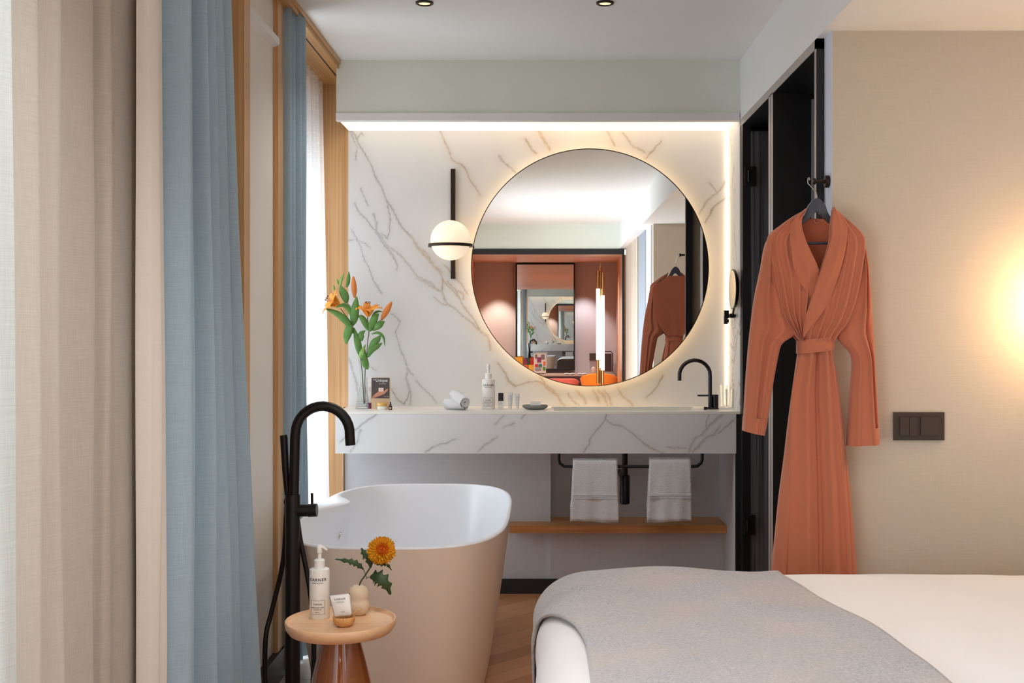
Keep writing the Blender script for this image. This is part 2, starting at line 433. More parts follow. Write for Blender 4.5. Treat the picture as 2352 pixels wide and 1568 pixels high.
# vein fields
VA, VB, VC = (780, 290, 3.92), (780, 640, 3.734), (1240, 860, 5.113)
def V(o, w_, g, *pts): return ([(o[0]+x/o[2], o[1]+y/o[2]) for x, y in pts], w_, g)
VP = (0, 0, 1)
wall_veins = [
 V(VA, 2.6, .15, (100, 40), (150, 110), (210, 210), (290, 370), (360, 520), (430, 670), (500, 800), (560, 900), (640, 990)),
 V(VA, 3.8, .75, (640, 990), (710, 1080), (780, 1140), (850, 1240), (900, 1310), (930, 1380), (925, 1480), (950, 1568)),
 V(VA, 7, .9, (690, 1060), (760, 1160), (840, 1230), (910, 1320)),
 V(VA, 2.0, .1, (130, 690), (200, 800), (280, 890), (350, 960), (420, 1060), (480, 1110)),
 V(VA, 3.4, .5, (480, 1110), (560, 1170), (630, 1250), (690, 1340), (760, 1380), (820, 1410), (870, 1470), (930, 1500)),
 V(VA, 2.0, .2, (430, 670), (450, 800), (445, 950), (430, 1010), (380, 970)),
 V(VA, 4.5, .0, (300, 790), (340, 870), (330, 950), (380, 1040), (440, 1110), (490, 1180)),
 V(VA, 2.0, .3, (490, 1180), (515, 1240), (510, 1300)),
 V(VA, 1.6, 0, (80, 1020), (150, 1020), (200, 1100), (230, 1220), (290, 1340), (330, 1430), (370, 1500)),
 V(VA, 1.2, 0, (110, 930), (160, 1030), (240, 1060), (280, 1090)),
 V(VA, 1.8, .8, (910, 40), (950, 150), (1010, 290), (1090, 340), (1150, 420), (1200, 510), (1260, 620)),
 V(VA, 1.6, .3, (1440, 260), (1560, 400)), V(VA, 1.8, 0, (190, 550), (255, 710)),
 V(VA, 2.4, .6, (930, 1380), (1000, 1460), (1060, 1530)), V(VA, 1.8, .2, (150, 110), (200, 60), (220, 80)),
 V(VA, 1.6, .1, (90, 40), (160, 190), (150, 310)), V(VA, 2.2, .8, (940, 1250), (1020, 1330), (1090, 1420), (1150, 1500)),
 V(VA, 3.5, .9, (1060, 1480), (1110, 1500), (1120, 1560)),
 V(VB, 3.2, .45, (660, 0), (740, 30), (800, 70), (880, 110), (920, 210), (1000, 270), (1080, 330), (1130, 380)),
 V(VB, 4.5, .8, (1130, 380), (1200, 440), (1260, 490), (1300, 600)),
 V(VB, 3, .9, (880, 0), (885, 120)), V(VB, 2.6, .6, (930, 20), (1000, 110), (1060, 230), (1130, 320), (1200, 430)),
 V(VB, 1.5, 0, (280, 0), (330, 60), (360, 130)), V(VB, 1.6, .1, (440, 290), (520, 370), (480, 450), (520, 600), (560, 700)),
 V(VB, 4.2, 0, (560, 700), (590, 780), (575, 860), (610, 990), (600, 1080)), V(VB, 2, 0, (590, 770), (630, 830)),
 V(VB, 3, 0, (600, 960), (570, 1040), (550, 1085)), V(VB, 4, .1, (75, 680), (110, 780), (150, 900), (160, 1030)),
 V(VB, 2.2, .4, (440, 950), (500, 1030), (550, 1085)), V(VB, 1.6, .1, (240, 740), (310, 790)),
 V(VB, 3, .6, (1350, 720), (1420, 810), (1450, 870), (1500, 920)), V(VB, 2, .7, (1500, 920), (1600, 890), (1690, 880), (1760, 920), (1867, 990)),
 V(VB, 1.6, .3, (650, 870), (780, 1000), (830, 1060)), V(VB, 1.8, .3, (800, 160), (880, 210), (950, 230)),
 V(VC, 4.5, .9, (20, 100), (100, 160), (150, 210), (210, 260), (250, 330), (310, 370)), V(VC, 3, 1, (0, 30), (60, 110), (170, 180)),
 V(VC, 2, .5, (330, 230), (400, 310), (450, 370)), V(VC, 3.5, .9, (440, 200), (510, 270), (540, 350)),
 V(VC, 5, 1, (620, 180), (670, 240), (690, 320)), V(VC, 4, .9, (690, 180), (750, 250), (800, 370)), V(VC, 4, 1, (750, 190), (790, 240), (840, 350)),
 V(VC, 4, .9, (920, 170), (980, 250), (1050, 310), (1090, 370)), V(VC, 2.6, .5, (1440, 10), (1390, 110), (1340, 200), (1250, 280)),
 V(VP, 4.5, .2, (1672, 410), (1650, 440), (1625, 460), (1608, 490)), V(VP, 3, .3, (1672, 450), (1640, 475), (1620, 510)), V(VP, 2, .3, (1628, 420), (1650, 440)),
 V(VP, 6, .95, (1238, 300), (1250, 320), (1262, 345)), V(VP, 3, .6, (1205, 320), (1225, 345), (1232, 352)), V(VP, 3, .6, (1395, 300), (1412, 335)),
 V(VP, 3.2, .5, (1430, 305), (1455, 335), (1480, 350)), V(VP, 2, .6, (1482, 362), (1520, 325)), V(VP, 2, .2, (1145, 360), (1185, 398)),
]
apron_veins = [
 V(VB, 3, 0, (350, 1140), (290, 1180), (210, 1240), (140, 1300)), V(VB, 4, .1, (180, 1300), (150, 1400), (100, 1480)), V(VB, 2, .1, (60, 1350), (0, 1400)),
 V(VB, 2.6, 0, (740, 1480), (830, 1420), (900, 1410), (1000, 1370)), V(VB, 4.5, .2, (1400, 1170), (1370, 1210), (1330, 1250)),
 V(VB, 4, .1, (1350, 1350), (1290, 1390), (1240, 1420), (1190, 1480)), V(VB, 2.6, .1, (1590, 1160), (1560, 1200)), V(VB, 1.8, .1, (1500, 1240), (1400, 1280)),
 V(VC, 2.6, .2, (790, 450), (770, 520), (740, 570), (650, 660), (600, 720), (570, 820), (500, 930)),
 V(VC, 2, .3, (780, 530), (850, 570), (960, 610), (1100, 690), (1230, 820), (1450, 930)),
 V(VC, 5, .3, (2140, 450), (2090, 510), (2030, 560), (1960, 640), (1920, 700), (1810, 760), (1750, 900)),
 V(VC, 4, .35, (2110, 600), (2050, 700), (1950, 750), (1880, 830), (1800, 900)), V(VC, 2.5, .1, (2280, 540), (2180, 620), (2090, 690)),
 V(VC, 1.6, .3, (1500, 850), (1700, 870)), V(VC, 2, .2, (1990, 450), (1950, 620)),
]
rng = np.random.default_rng(3)
def vein_plate(name, x0, x1, z0, z1, Y, veins, step, parent=None, hole=None):
    """front face at Y as a fine grid whose 'vein' attribute holds the vein strength and warmth"""
    nx = int((x1-x0)/step)+1; nz = int((z1-z0)/step)+1
    xs, zs = np.linspace(x0, x1, nx), np.linspace(z0, z1, nz)
    gx, gz = np.meshgrid(xs, zs); px = VX+gx*F/Y; py = VY-(gz-H)*F/Y
    jx = .55*sum(a*np.sin(px*k1+py*k2+p) for a, k1, k2, p in ((2.2, .11, .05, 0), (1.3, .23, -.19, 1), (.9, .41, .37, 2), (.5, .8, -.6, 3)))
    jy = .55*sum(a*np.sin(px*k1+py*k2+p) for a, k1, k2, p in ((2.2, .06, .12, 4), (1.3, -.21, .2, 5), (.9, .33, .45, 6), (.5, -.7, .9, 7)))
    qx, qy = px+jx, py+jy
    s = np.zeros_like(px); wm = np.zeros_like(px); ws = np.full_like(px, 1e-6)
    for pts, wd, g in veins:
        for (ax, ay), (bx_, by) in zip(pts, pts[1:]):
            dx, dy = bx_-ax, by-ay; L2 = dx*dx+dy*dy+1e-9
            t = np.clip(((qx-ax)*dx+(qy-ay)*dy)/L2, 0, 1)
            d = np.hypot(qx-ax-t*dx, qy-ay-t*dy)
            f = .60*np.exp(-(d/(wd*.60))**2)+(.14+.20*g)*np.exp(-(d/(wd*3.0)))
            if wd > 3: f *= .72
            wm += f*g; ws += f; s = np.maximum(s, f)
    colr = np.zeros((nz*nx, 4), np.float32); colr[:, 0] = s.ravel(); colr[:, 1] = (wm/ws).ravel(); colr[:, 3] = 1
    co = np.zeros((nz*nx, 3), np.float32); co[:, 0] = gx.ravel(); co[:, 1] = Y; co[:, 2] = gz.ravel()
    idx = np.arange(nz*nx).reshape(nz, nx)
    q = np.stack([idx[:-1, :-1], idx[:-1, 1:], idx[1:, 1:], idx[1:, :-1]], -1).reshape(-1, 4)
    # thickness: a plain back box is separate geometry in the same mesh
    t = .02; base_i = nz*nx
    bxv = np.array([(x, y, z) for z in (z0, z1) for y in (Y, Y+t) for x in (x0, x1)], np.float32)
    co = np.vstack([co, bxv]); colr = np.vstack([colr, np.tile(np.array([[0, 0, 0, 1]], np.float32), (8, 1))])
    bf = np.array(((0, 2, 3, 1), (4, 5, 7, 6), (2, 6, 7, 3), (0, 4, 6, 2), (1, 3, 7, 5)))+base_i
    q = np.vstack([q, bf])
    off = Vector(((x0+x1)/2, Y, z0)) if parent is None else BASE[parent.name]
    co -= np.array(off, np.float32)
    me = bpy.data.meshes.new(name); me.vertices.add(len(co)); me.vertices.foreach_set('co', co.ravel())
    me.loops.add(q.size); me.loops.foreach_set('vertex_index', q.ravel().astype(np.int32))
    me.polygons.add(len(q)); me.polygons.foreach_set('loop_start', np.arange(0, q.size, 4, dtype=np.int32))
    me.update(calc_edges=True); me.validate()
    a = me.color_attributes.new('vein', 'FLOAT_COLOR', 'POINT'); a.data.foreach_set('color', colr.ravel())
    me.materials.append(M['marble_veined'])
    o = bpy.data.objects.new(name, me); COL.objects.link(o)
    if parent is None: o.location = off
    else: o.parent = parent
    BASE[o.name] = off; return o
wb = vein_plate('wall_back', -.967, .93, .90, 2.315, YB, wall_veins, .0042); wb['kind'] = 'structure'
# slab joints of the marble wall
bm = B()
for px in (1143, 1484): x = (px-VX)*YB/F; box(bm, x-.0007, x+.0007, YB-.0006, YB, .93, 2.31)
structure('trim_5', bm, 'paper')
structure('wall_right_niche', bx(.926, .932, YF-.01, YB, .93, 2.31), 'marble_plain')
bm = B(); box(bm, .917, .926, YB-.012, YB-.002, .94, 2.30); structure('trim_6', bm, 'led_soft')
# wall below the counter, with a recess over the shelf
bm = B(); xr = .043
box(bm, -.99, xr, 5.62, 5.80, 0, .93); box(bm, xr, .93, 5.76, 5.84, 0, .93); box(bm, xr, .93, 5.60, 5.76, 0, .318)
structure('wall_back_lower', bm, 'grey_wallpaper')
structure('wall_back_outer', bx(-1.4, .95, 5.84, 5.9, 0, 2.6), 'white_paint')
structure('baseboard_back', bx(-.95, .905, 5.59, 5.60, 0, .073), 'skirting_black')
structure('trim_8', bx(.907, .932, YF-.02, YF+.006, 0, .920), 'black_lacquer')
structure('wall_right_lower', bx(.907, .93, YF+.006, 5.8, 0, .920), 'grey_wallpaper')
# left wall with its windows
WT = -1.34
def wall_piece(bm, y0, y1, z0=0, z1=ZC): box(bm, WT, XL, y0, y1, z0, z1)
bm = B(); wall_piece(bm, 3.56, 4.19); box(bm, WT, -1.14, 2.35, 3.56, 0, ZC); wall_piece(bm, 4.19, 5.8, 2.545); wall_piece(bm, 5.64, 5.84, 0, 2.545)
wall_piece(bm, 1.15, 2.35, 2.36); wall_piece(bm, .9, 1.15); wall_piece(bm, -1.2, .9, 2.36); wall_piece(bm, -1.35, -1.2)
wall_piece(bm, -2.15, -1.35, 2.36); wall_piece(bm, YP-.05, -2.15)
wall_piece(bm, 1.15, 2.35, 0, .1); wall_piece(bm, -1.2, .9, 0, .15); wall_piece(bm, -2.15, -1.35, 0, .15)
structure('wall_left', bm, 'panel_paint')
for i, (y0, y1, z0, z1) in enumerate(((4.25, 5.6, .05, 2.2), (1.15, 2.35, .1, 2.36), (-1.2, .9, .15, 2.36), (-2.15, -1.35, .15, 2.36))):  # last two, out of view, are added to let light in
    bm = B(); xo = -1.36 if i == 0 else -1.32; f = .05
    box(bm, xo, xo+.05, y0, y1, z0, z0+f); box(bm, xo, xo+.05, y0, y1, z1-f, z1); box(bm, xo, xo+.05, y0, y0+f, z0, z1); box(bm, xo, xo+.05, y1-f, y1, z0, z1)
    if y1-y0 > 1.1: box(bm, xo, xo+.05, (y0+y1)/2-.03, (y0+y1)/2+.03, z0, z1)
    fr = structure('window_%d' % (i+1), bm, 'oak' if i == 0 else 'white_paint')
    finish('pane', bx(xo+.02, xo+.026, y0+f, y1-f, z0+f, z1-f), 'window_glass', fr)
bm = B(); box(bm, -1.36, -1.31, 4.19, 5.64, 2.2, 2.56); structure('wall_left_lintel', bm, 'oak')
# moulding and oak casings of the pier between the windows
bm = B(); prism(bm, [(XL, 2.362), (XL+.024, 2.372), (XL+.024, 2.396), (XL, 2.40)], 2.5, 4.17); structure('trim_9', bm, 'white_paint')
structure('trim_10', bx(-1.02, -.945, 3.56, 3.63, 0, ZC), 'oak')
structure('trim_11', bx(-1.02, -.982, 4.17, 4.255, .11, ZC), 'oak')
structure('baseboard_left', bx(-1.0, -.975, 3.63, 4.26, 0, .113), 'skirting_black')
bm = B(); box(bm, -1.2, -.967, 5.602, 5.66, .93, 2.54); box(bm, -1.2, -.992, 5.602, 5.66, 0, .93); structure('trim_12', bm, 'oak')
structure('gap_shade_strip', bx(-1.0, -.985, 2.775, 2.80, 0, ZC), 'brown_leather')  # dark strip standing in for shade in the gap between curtains
# oak cornice over the curtains: fascia with a step, underside with a dark slot for the track
bm = B(); box(bm, -.965, -.946, .5, 5.62, 2.558, ZC); box(bm, -.975, -.953, .5, 5.62, 2.545, 2.56)
structure('trim_14', bm, 'oak_long')
bm = B(); box(bm, -.990, -.953, .5, 5.62, 2.540, 2.546); box(bm, -1.30, -.998, 4.2, 5.62, 2.540, 2.546)
structure('trim_15', bm, 'oak_long')
structure('trim_16', bx(-.998, -.990, .5, 5.62, 2.541, 2.56), 'black_lacquer')
# right side: wardrobe doorways, robe wall, bed alcove
structure('wall_right', bx(.958, 3.4, 3.70, 3.80, 0, ZS), 'wallpaper')
structure('trim_17', bx(.9565, .958, 3.701, 3.80, 0, ZS), 'strip_paint')
bm = B()
box(bm, XR, .97, 3.80, 3.835, 0, ZS); box(bm, XR, .97, 4.515, 4.60, 0, ZS); box(bm, XR, .97, 3.80, YF+.02, ZS-.035, ZS); box(bm, XR, .968, 5.2, YF+.02, 0, ZS)
structure('door_1', bm, 'black_lacquer')
bm = B(); e = .0012
box(bm, XR-e, XR, 3.802, 3.822, 0, ZS-.002); box(bm, XR-e, XR, 4.515, 4.552, 0, ZS-.03); box(bm, XR-e, XR, 4.562, 4.60, 0, ZS-.03); box(bm, XR-e, XR, 3.802, 5.25, ZS-.034, ZS-.002)
structure('trim_18', bm, 'frame_sheen')  # grazing reflections on the black frame, put into a grey colour
structure('wall_closet_near', bx(.97, 2.2, 4.52, 4.60, 0, ZS), 'black_lacquer')
structure('wall_closet_back', bx(2.2, 2.26, 3.8, 5.6, 0, ZS), 'black_lacquer')
structure('trim_19', bx(.97, 2.2, 5.30, 5.34, 0, ZS), 'black_lacquer')
structure('ceiling_closet', bx(.97, 2.2, 3.8, 5.3, ZS-.035, ZS-.005), 'black_lacquer')
dl = thing('open_door_leaf', (1.3, 5.22, 0), 'dark stained textured oak door leaf standing open in the far black doorway', 'door')
finish('leaf', bx(.968, 1.62, 5.20, 5.24, .01, 2.235), 'black_wood', dl, bevel=.002)
for (px, py) in ((1722, 405), (1720, 1205)):
    c = P(px, py, 5.19); bm = B(); box(bm, c.x-.022, c.x+.028, 5.185, 5.20, c.z-.045, c.z+.045); hg = finish('hinge', bm, 'black_metal', dl, bevel=.002)
    bm = B(); tube(bm, [(c.x-.006, 5.181, c.z-.025), (c.x-.006, 5.181, c.z+.025)], .006, 10); finish('hinge_pin', bm, 'gun_metal', hg, smooth=True, auto=40)
structure('reflection_sliver', bx(1.085, 1.11, 4.505, 4.52, 0, 2.24), 'slate_paint')  # bluish window reflection in dark glass, painted as a sliver
bm = B(); box(bm, 1.03, 3.4, .62, .72, 0, ZS); structure('wall_alcove', bm, 'wallpaper')
structure('wall_headboard', bx(3.3, 3.4, .72, 3.7, 0, ZS), 'wallpaper')
# side wall behind the viewer, seen only in the mirror
structure('wall_right_rear', bx(1.0, 1.06, YP, 2*YM-11.75, 0, ZS), 'bleached_panel')
structure('trim_21', bx(1.01, 1.06, 2*YM-11.75, 2*YM-10.95, 0, ZS), 'slate_paint')
structure('trim_22', bx(1.015, 1.06, 2*YM-10.95, .62, 0, ZS), 'strip_paint')
structure('wall_corner', bx(1.06, 3.4, YP, YP+.05, 0, ZC), 'white_paint')
# desk niche far behind the viewer
D2 = 19.2; YN = 2*YM-D2
structure('trim_23', bx(-1.35, 1.3, YP-.06, YP, 2.285, ZC+.08), 'bulkhead_paint')
bm = B(); box(bm, -1.35, .985, YP-.05, YP+.015, 2.225, 2.29); box(bm, .958, .985, YP-.05, YP+.015, 0, 2.225)
structure('trim_24', bm, 'black_lacquer')
def quad(bm, *p): bm.faces.new([bm.verts.new(q) for q in p])
zf, zb = P(0, 584, 13.4).z, P(0, 603, D2).z
xf, xb = P(1429, 0, 13.4).x, P(1415, 0, D2).x; xlf, xlb = P(1079, 0, 13.4).x, P(1090, 0, D2).x
def slab(name, pts, d, m):
    bm = B(); a = [bm.verts.new(p) for p in pts]; b = [bm.verts.new(Vector(p)+Vector(d)) for p in pts]
    bm.faces.new(a); bm.faces.new(b[::-1])
    for i in range(4): k = (i+1) % 4; bm.faces.new((a[k], a[i], b[i], b[k]))
    bmesh.ops.recalc_face_normals(bm, faces=bm.faces); structure(name, bm, m)
slab('ceiling_niche', [(xlf, YP-.05, zf), (xf, YP-.05, zf), (xb, YN, zb), (xlb, YN, zb)], (0, 0, .06), 'copper_wood')
slab('wall_niche_right', [(xf, YP-.05, 0), (xb, YN, 0), (xb, YN, zb), (xf, YP-.05, zf)], (.06, 0, 0), 'copper_wood')
slab('wall_niche_left', [(xlf, YP-.05, 0), (xlb, YN, 0), (xlb, YN, zb), (xlf, YP-.05, zf)], (-.06, 0, 0), 'copper_wood')
structure('wall_rear', bx(-1.4, 1.4, YN-.1, YN, 0, 2.7), 'pink_plaster')
# ------------------------------------------------------------------ curtains
def curtain(name, top, bot, z0, z1, m, n=14, parent=None, label=None, cat='curtain', group=None, wob=.004, thick=.003):
    """cloth hung along a plan path; top / bot are matching lists of (x, y) points"""
    T = catmull([(x, y, 0) for x, y in top], n); Bo = catmull([(x, y, 0) for x, y in bot], n); bm = B(); nz = 26
    def f(u, v):
        k = min(len(T)-1, int(round(u*(len(T)-1)))); p = T[k].lerp(Bo[k], v)
        q = mnoise.noise(Vector((k*.11, v*2.6, z1*3)))*wob*(.3+v)*3
        return Vector((p.x+q, p.y+q*.6, z1+(z0-z1)*v))
    grid(bm, f, len(T), nz)
    o = finish(name, bm, m, parent, smooth=True, solid=thick)
    if label: tag(o, label, cat, group)
    return o
def zigzag(y0, y1, xm, amp, n, jit=.0, seed=1, dx=0):
    r = random.Random(seed); out = []
    for i in range(2*n+1):
        t = i/(2*n); sg = 1 if i % 2 else -1
        out.append((xm+dx*t+sg*amp*(1+r.uniform(-.35, .35)*jit), y0+(y1-y0)*t+r.uniform(-1, 1)*jit*(y1-y0)/n*.22))
    return out
curtain('sheer_curtain', zigzag(2.0, 2.81, -1.018, .014, 6, 1, 4)+[(-1.0, 2.83), (-1.0, 2.86)], zigzag(2.0, 2.80, -1.016, .018, 6, 1, 4)+[(-1.0, 2.82), (-1.0, 2.85)], .02, 2.545, 'beige_sheer',
        label='wide beige gauze curtain with soft folds, nearest the viewer', group=None)
curtain('sheer_curtain', zigzag(1.15, 2.035, -.965, .012, 9, .4, 9), zigzag(1.15, 2.09, -.965, .014, 9, .6, 9), .02, 2.545, 'pale_sheer',
        label='pale grey-white gauze curtain at the left edge of the photo')
def flare(y0, y1, x0, x1, amp, n, seed, jit=1):
    z = zigzag(y0, y1, 0, amp, n, jit, seed); return [(x0+(x1-x0)*(i/(2*n))**1.5+x, y) for i, (x, y) in enumerate(z)]
c1 = curtain('blue_curtain', flare(2.86, 3.31, -.957, -.962, .036, 6, 5), flare(2.78, 3.50, -.947, -.905, .046, 6, 5), .015, 2.56, 'blue_linen', n=10,
        label='wide blue linen curtain gathered in folds, beside the beige gauze curtain')
curtain('lining', [(-.982, 2.72), (-.958, 2.735), (-.953, 2.78), (-.96, 2.83)], [(-.982, 2.72), (-.95, 2.73), (-.938, 2.76), (-.94, 2.80)], .015, 2.56, 'cream_lining', parent=c1)
c2 = curtain('blue_curtain', flare(4.262, 4.47, -.990, -.955, .028, 4, 12), flare(4.262, 4.50, -.990, -.955, .028, 4, 12), .015, 2.552, 'blue_linen', n=10,
        label='narrow blue linen curtain hanging from the oak cornice, behind the bathtub tap')
curtain('sheer_curtain', zigzag(4.62, 5.58, -1.10, .018, 9, .8, 6), zigzag(4.62, 5.58, -1.065, .03, 9, .8, 6), .02, 2.538, 'white_sheer',
        label='bright white gauze curtain over the far window, beside the oak panel')
# ------------------------------------------------------------------ ceiling downlights
for x, lb in ((-.455, 'recessed black ceiling downlight, left of the two above the washstand'), (.244, 'recessed black ceiling downlight, right of the two above the washstand')):
    t = thing('ceiling_downlight', (x, 4.34, 2.572), lb, 'ceiling light', 'downlights above the washstand')
    bm = B(); lathe(bm, [(.026, 2.572), (.034, 2.574), (.035, 2.58)], (x, 4.34, 0), 32, close=False)
    lathe(bm, [(.026, 2.572), (.023, 2.579)], (x, 4.34, 0), 32, close=False); finish('ring', bm, 'black_metal', t, smooth=True, auto=30)
    bm = B(); lathe(bm, [(.022, 2.576), (.001, 2.5765)], (x, 4.34, 0), 24); finish('lamp', bm, 'lamp_shade_glow', t)
# ------------------------------------------------------------------ washstand
CZ = .933; CY = 5.24; yk = YB
ct = thing('washstand_counter', (0, CY, .734), 'long white marble washstand counter with deep veined front', 'counter')
vein_plate('front_panel', -.966, .907, .737, CZ-.0125, CY, apron_veins, .0042, ct)
b0, b1, e0, e1 = .052, .735, 5.30, 5.50           # basin opening
bm = B(); zt, zb_ = CZ, CZ-.012
box(bm, -.966, b0, CY, yk, zb_, zt); box(bm, b1, .925, CY, yk, zb_, zt); box(bm, b0, b1, CY, e0, zb_, zt); box(bm, b0, b1, e1, yk, zb_, zt)
finish('worktop', bm, 'porcelain', ct)
bm = B(); box(bm, -.966, .907, CY+.02, yk, .737, .75); box(bm, -.966, -.946, CY+.02, yk, .75, zb_); finish('underside', bm, 'marble_plain', ct)
bm = B(); g0 = .002
box(bm, b0-.006, b1+.006, e0-.006, e0+.004, CZ-.12, CZ-.001); box(bm, b0-.006, b1+.006, e1-.004, e1+.006, CZ-.12, CZ+.005); box(bm, b0-.006, b0+.004, e0, e1, CZ-.12, CZ-.001); box(bm, b1-.004, b1+.006, e0, e1, CZ-.12, CZ-.001)
box(bm, b0, b1, e0, e1, CZ-.13, CZ-.12); finish('basin', bm, 'porcelain', ct, bevel=.0015)
# shelf
t = finish('oak_shelf', bx(-.16, .906, 5.50, 5.758, .318, .355), 'oak_shelf'); tag(t, 'long oak shelf below the hanging white towels', 'shelf')
# round mirror
mc = P(1355, 614, YM); mr = .588
t = thing('round_mirror', (mc.x, YB, mc.z-mr), 'large round backlit mirror with thin dark rim above the washstand', 'mirror')
bm = B(); lathe(bm, [(mr-.004, -YM)], (0, 0, 0), 4, close=False); bm.free()
def disc_y(bm, c, r, y, seg=128): 
    bm.faces.new([bm.verts.new((c.x+r*math.cos(2*PI*k/seg), y, c.z+r*math.sin(2*PI*k/seg))) for k in range(seg)])
bm = B(); disc_y(bm, mc, mr-.003, YM); finish('glass', bm, 'mirror_surface', t)
bm = B(); lathe(bm, [(mr-.0035, YM-.003), (mr, YM-.003), (mr, YM+.014), (mr-.0035, YM+.014)], (mc.x, 0, mc.z), 128, 'y', close=False); finish('rim', bm, 'bronze_metal', t, smooth=True, auto=30)
bm = B(); lathe(bm, [(mr-.0035, YM+.002), (mr-.0035, YM+.013)], (mc.x, 0, mc.z), 96, 'y'); finish('backing', bm, 'black_metal', t)
bm = B(); lathe(bm, [(mr-.055, YM+.014), (mr-.055, YB-.001)], (mc.x, 0, mc.z), 96, 'y', close=False); finish('mounting_ring', bm, 'white_paint', t)
bm = B(); lathe(bm, [(mr-.050, YM+.024), (mr-.050, YM+.040)], (mc.x, 0, mc.z), 96, 'y', close=False); finish('light_strip', bm, 'led_ring', t)
# globe wall lamp
gx, gz = P(1035, 552, 5.48).x, P(1035, 552, 5.48).z; gb = P(1040, 552, 5.57).x
t = thing('wall_lamp', (gb, YB, 1.55), 'white globe wall lamp with black ring on a vertical black bar', 'wall lamp')
finish('bar', bx(gb-.011, gb+.011, 5.575, YB, P(0, 640, 5.58).z, P(0, 388, 5.58).z), 'bronze_metal', t, bevel=.002)
bm = B(); bmesh.ops.create_uvsphere(bm, u_segments=48, v_segments=32, radius=.0975, matrix=Matrix.Translation((gx, 5.475, gz))); finish('globe', bm, 'globe_glow', t, smooth=True)
bm = B(); zr = P(0, 561, 5.4).z; lathe(bm, [(.099, zr-.007), (.109, zr-.007), (.109, zr+.007), (.099, zr+.007), (.099, zr-.007)], (gx, 5.475, 0), 64, close=False); finish('ring', bm, 'bronze_metal', t, smooth=True, auto=30)
# magnifying mirror
c = Vector((P(1684, 664, 5.30).x, 5.30, P(1684, 664, 5.30).z)); n = Vector((-1, -.02, 0)).normalized()
t = thing('magnifying_mirror', (.925, 5.35, c.z-.15), 'small round swivel magnifying mirror on the right niche wall', 'mirror')
q = n.to_track_quat('Z', 'Y').to_matrix().to_4x4(); q.translation = c
def xf_lathe(bm, prof, mtx, seg=48, close=True):
    r = lathe(bm, prof, (0, 0, 0), seg, close=close)
    for ring in r:
        for v in ring: v.co = mtx @ v.co
bm = B(); xf_lathe(bm, [(.085, -.012), (.094, -.006), (.095, .004), (.090, .005)], q); finish('frame', bm, 'gun_metal', t, smooth=True, auto=35)
bm = B(); xf_lathe(bm, [(.089, .0052), (.001, .0056)], q); finish('glass', bm, 'mirror_surface', t)
bm = B(); tube(bm, [c-Vector((-.004, 0, .09)), (c.x-.002, 5.31, c.z-.125), (c.x-.01, 5.33, c.z-.125), (.926, 5.36, c.z-.125)], .005, 10)
tube(bm, [(c.x-.015, 5.315, c.z-.125), (c.x+.008, 5.315, c.z-.125)], .011, 16); finish('arm', bm, 'gun_metal', t, smooth=True, auto=40)
bm = B(); z = c.z-.125; box(bm, .872, .893, 5.36, 5.385, z-.012, z+.026); box(bm, .872, .893, 5.36, 5.385, z-.032, z-.016); tube(bm, [(.88, 5.372, z-.04), (.88, 5.372, z)], .010, 14); tube(bm, [(.88, 5.372, z), (.926, 5.372, z)], .008, 12)
finish('bracket', bm, 'gun_metal', t, bevel=.002)
# basin tap
Yt = 5.40; a = lambda x, y, Y=Yt: P(x, y, Y)
tb = a(1640, 942); bz = CZ
t = thing('basin_tap', (tb.x, Yt, bz), 'black swan-neck basin tap at the right end of the washstand', 'tap')
bm = B(); pts = [a(1631, 940), a(1631, 905), a(1631, 865)]; cx_, cz_ = 1596, 862; 
for k in range(1, 13): an = PI*k/12*1.03; pts.append(a(cx_+35.5*math.cos(an), cz_-35*math.sin(an)))
pts.append(a(1560.5, 874)); tube(bm, pts, .0095, 16); finish('spout', bm, 'gun_metal', t, smooth=True, auto=40)
bm = B(); lathe(bm, [(.019, bz), (.019, bz+.003), (.0165, bz+.005), (.0165, a(0, 906).z)], (a(1643, 0).x, Yt+.01, 0), 32); finish('body', bm, 'gun_metal', t, smooth=True, auto=35)
bm = B(); tube(bm, [a(1602, 908), a(1640, 908)], .0042, 10); finish('lever', bm, 'black_metal', t, smooth=True, auto=40)
bm = B(); tube(bm, [a(1618, 937, 5.36), a(1636, 937, 5.38)], .005, 10); tube(bm, [a(1620, 941.5, 5.36), a(1620, 934, 5.36)], .008, 12); finish('pop_up_knob', bm, 'gun_metal', t, smooth=True, auto=40)
# towel rail and trap
t = thing('towel_rail', (.3, 5.27, .6), 'black towel rail slung under the marble counter', 'towel rail')
Yr = 5.275; bm = B()
pts = [P(1283.5, 1043, Yr), P(1283.5, 1055, Yr), P(1286, 1064, Yr), P(1296, 1070.5, Yr), P(1312, 1071, Yr), P(1450, 1071, Yr), P(1590, 1071, Yr), P(1602, 1070, Yr), P(1610, 1063, Yr), P(1613, 1055, Yr), P(1613, 1043, Yr)]
pts[0].z = pts[-1].z = .738; tube(bm, pts, .0075, 14); finish('rail', bm, 'black_metal', t, smooth=True, auto=50)
t = thing('drain_trap', (P(1435, 0, 5.4).x, 5.4, .5), 'black bottle trap hanging between the two white towels', 'drain pipe')
tx = P(1435, 0, 5.4).x; bm = B(); lathe(bm, [(.0145, P(0, 1095, 5.4).z), (.0145, .737)], (tx, 5.4, 0), 24); finish('pipe', bm, 'black_metal', t, smooth=True, auto=40)
bm = B(); z1, z0 = P(0, 1090, 5.4).z, P(0, 1157, 5.4).z; lathe(bm, [(.020, z0), (.024, z0+.004), (.024, z1-.004), (.021, z1)], (tx, 5.4, 0), 28); finish('bottle', bm, 'black_metal', t, smooth=True, auto=40)
bm = B(); tube(bm, [(tx, 5.41, z1-.03), (tx, 5.5, z1-.03), (tx, 5.76, z1-.03)], .014, 14); finish('outlet', bm, 'black_metal', t, smooth=True, auto=40)
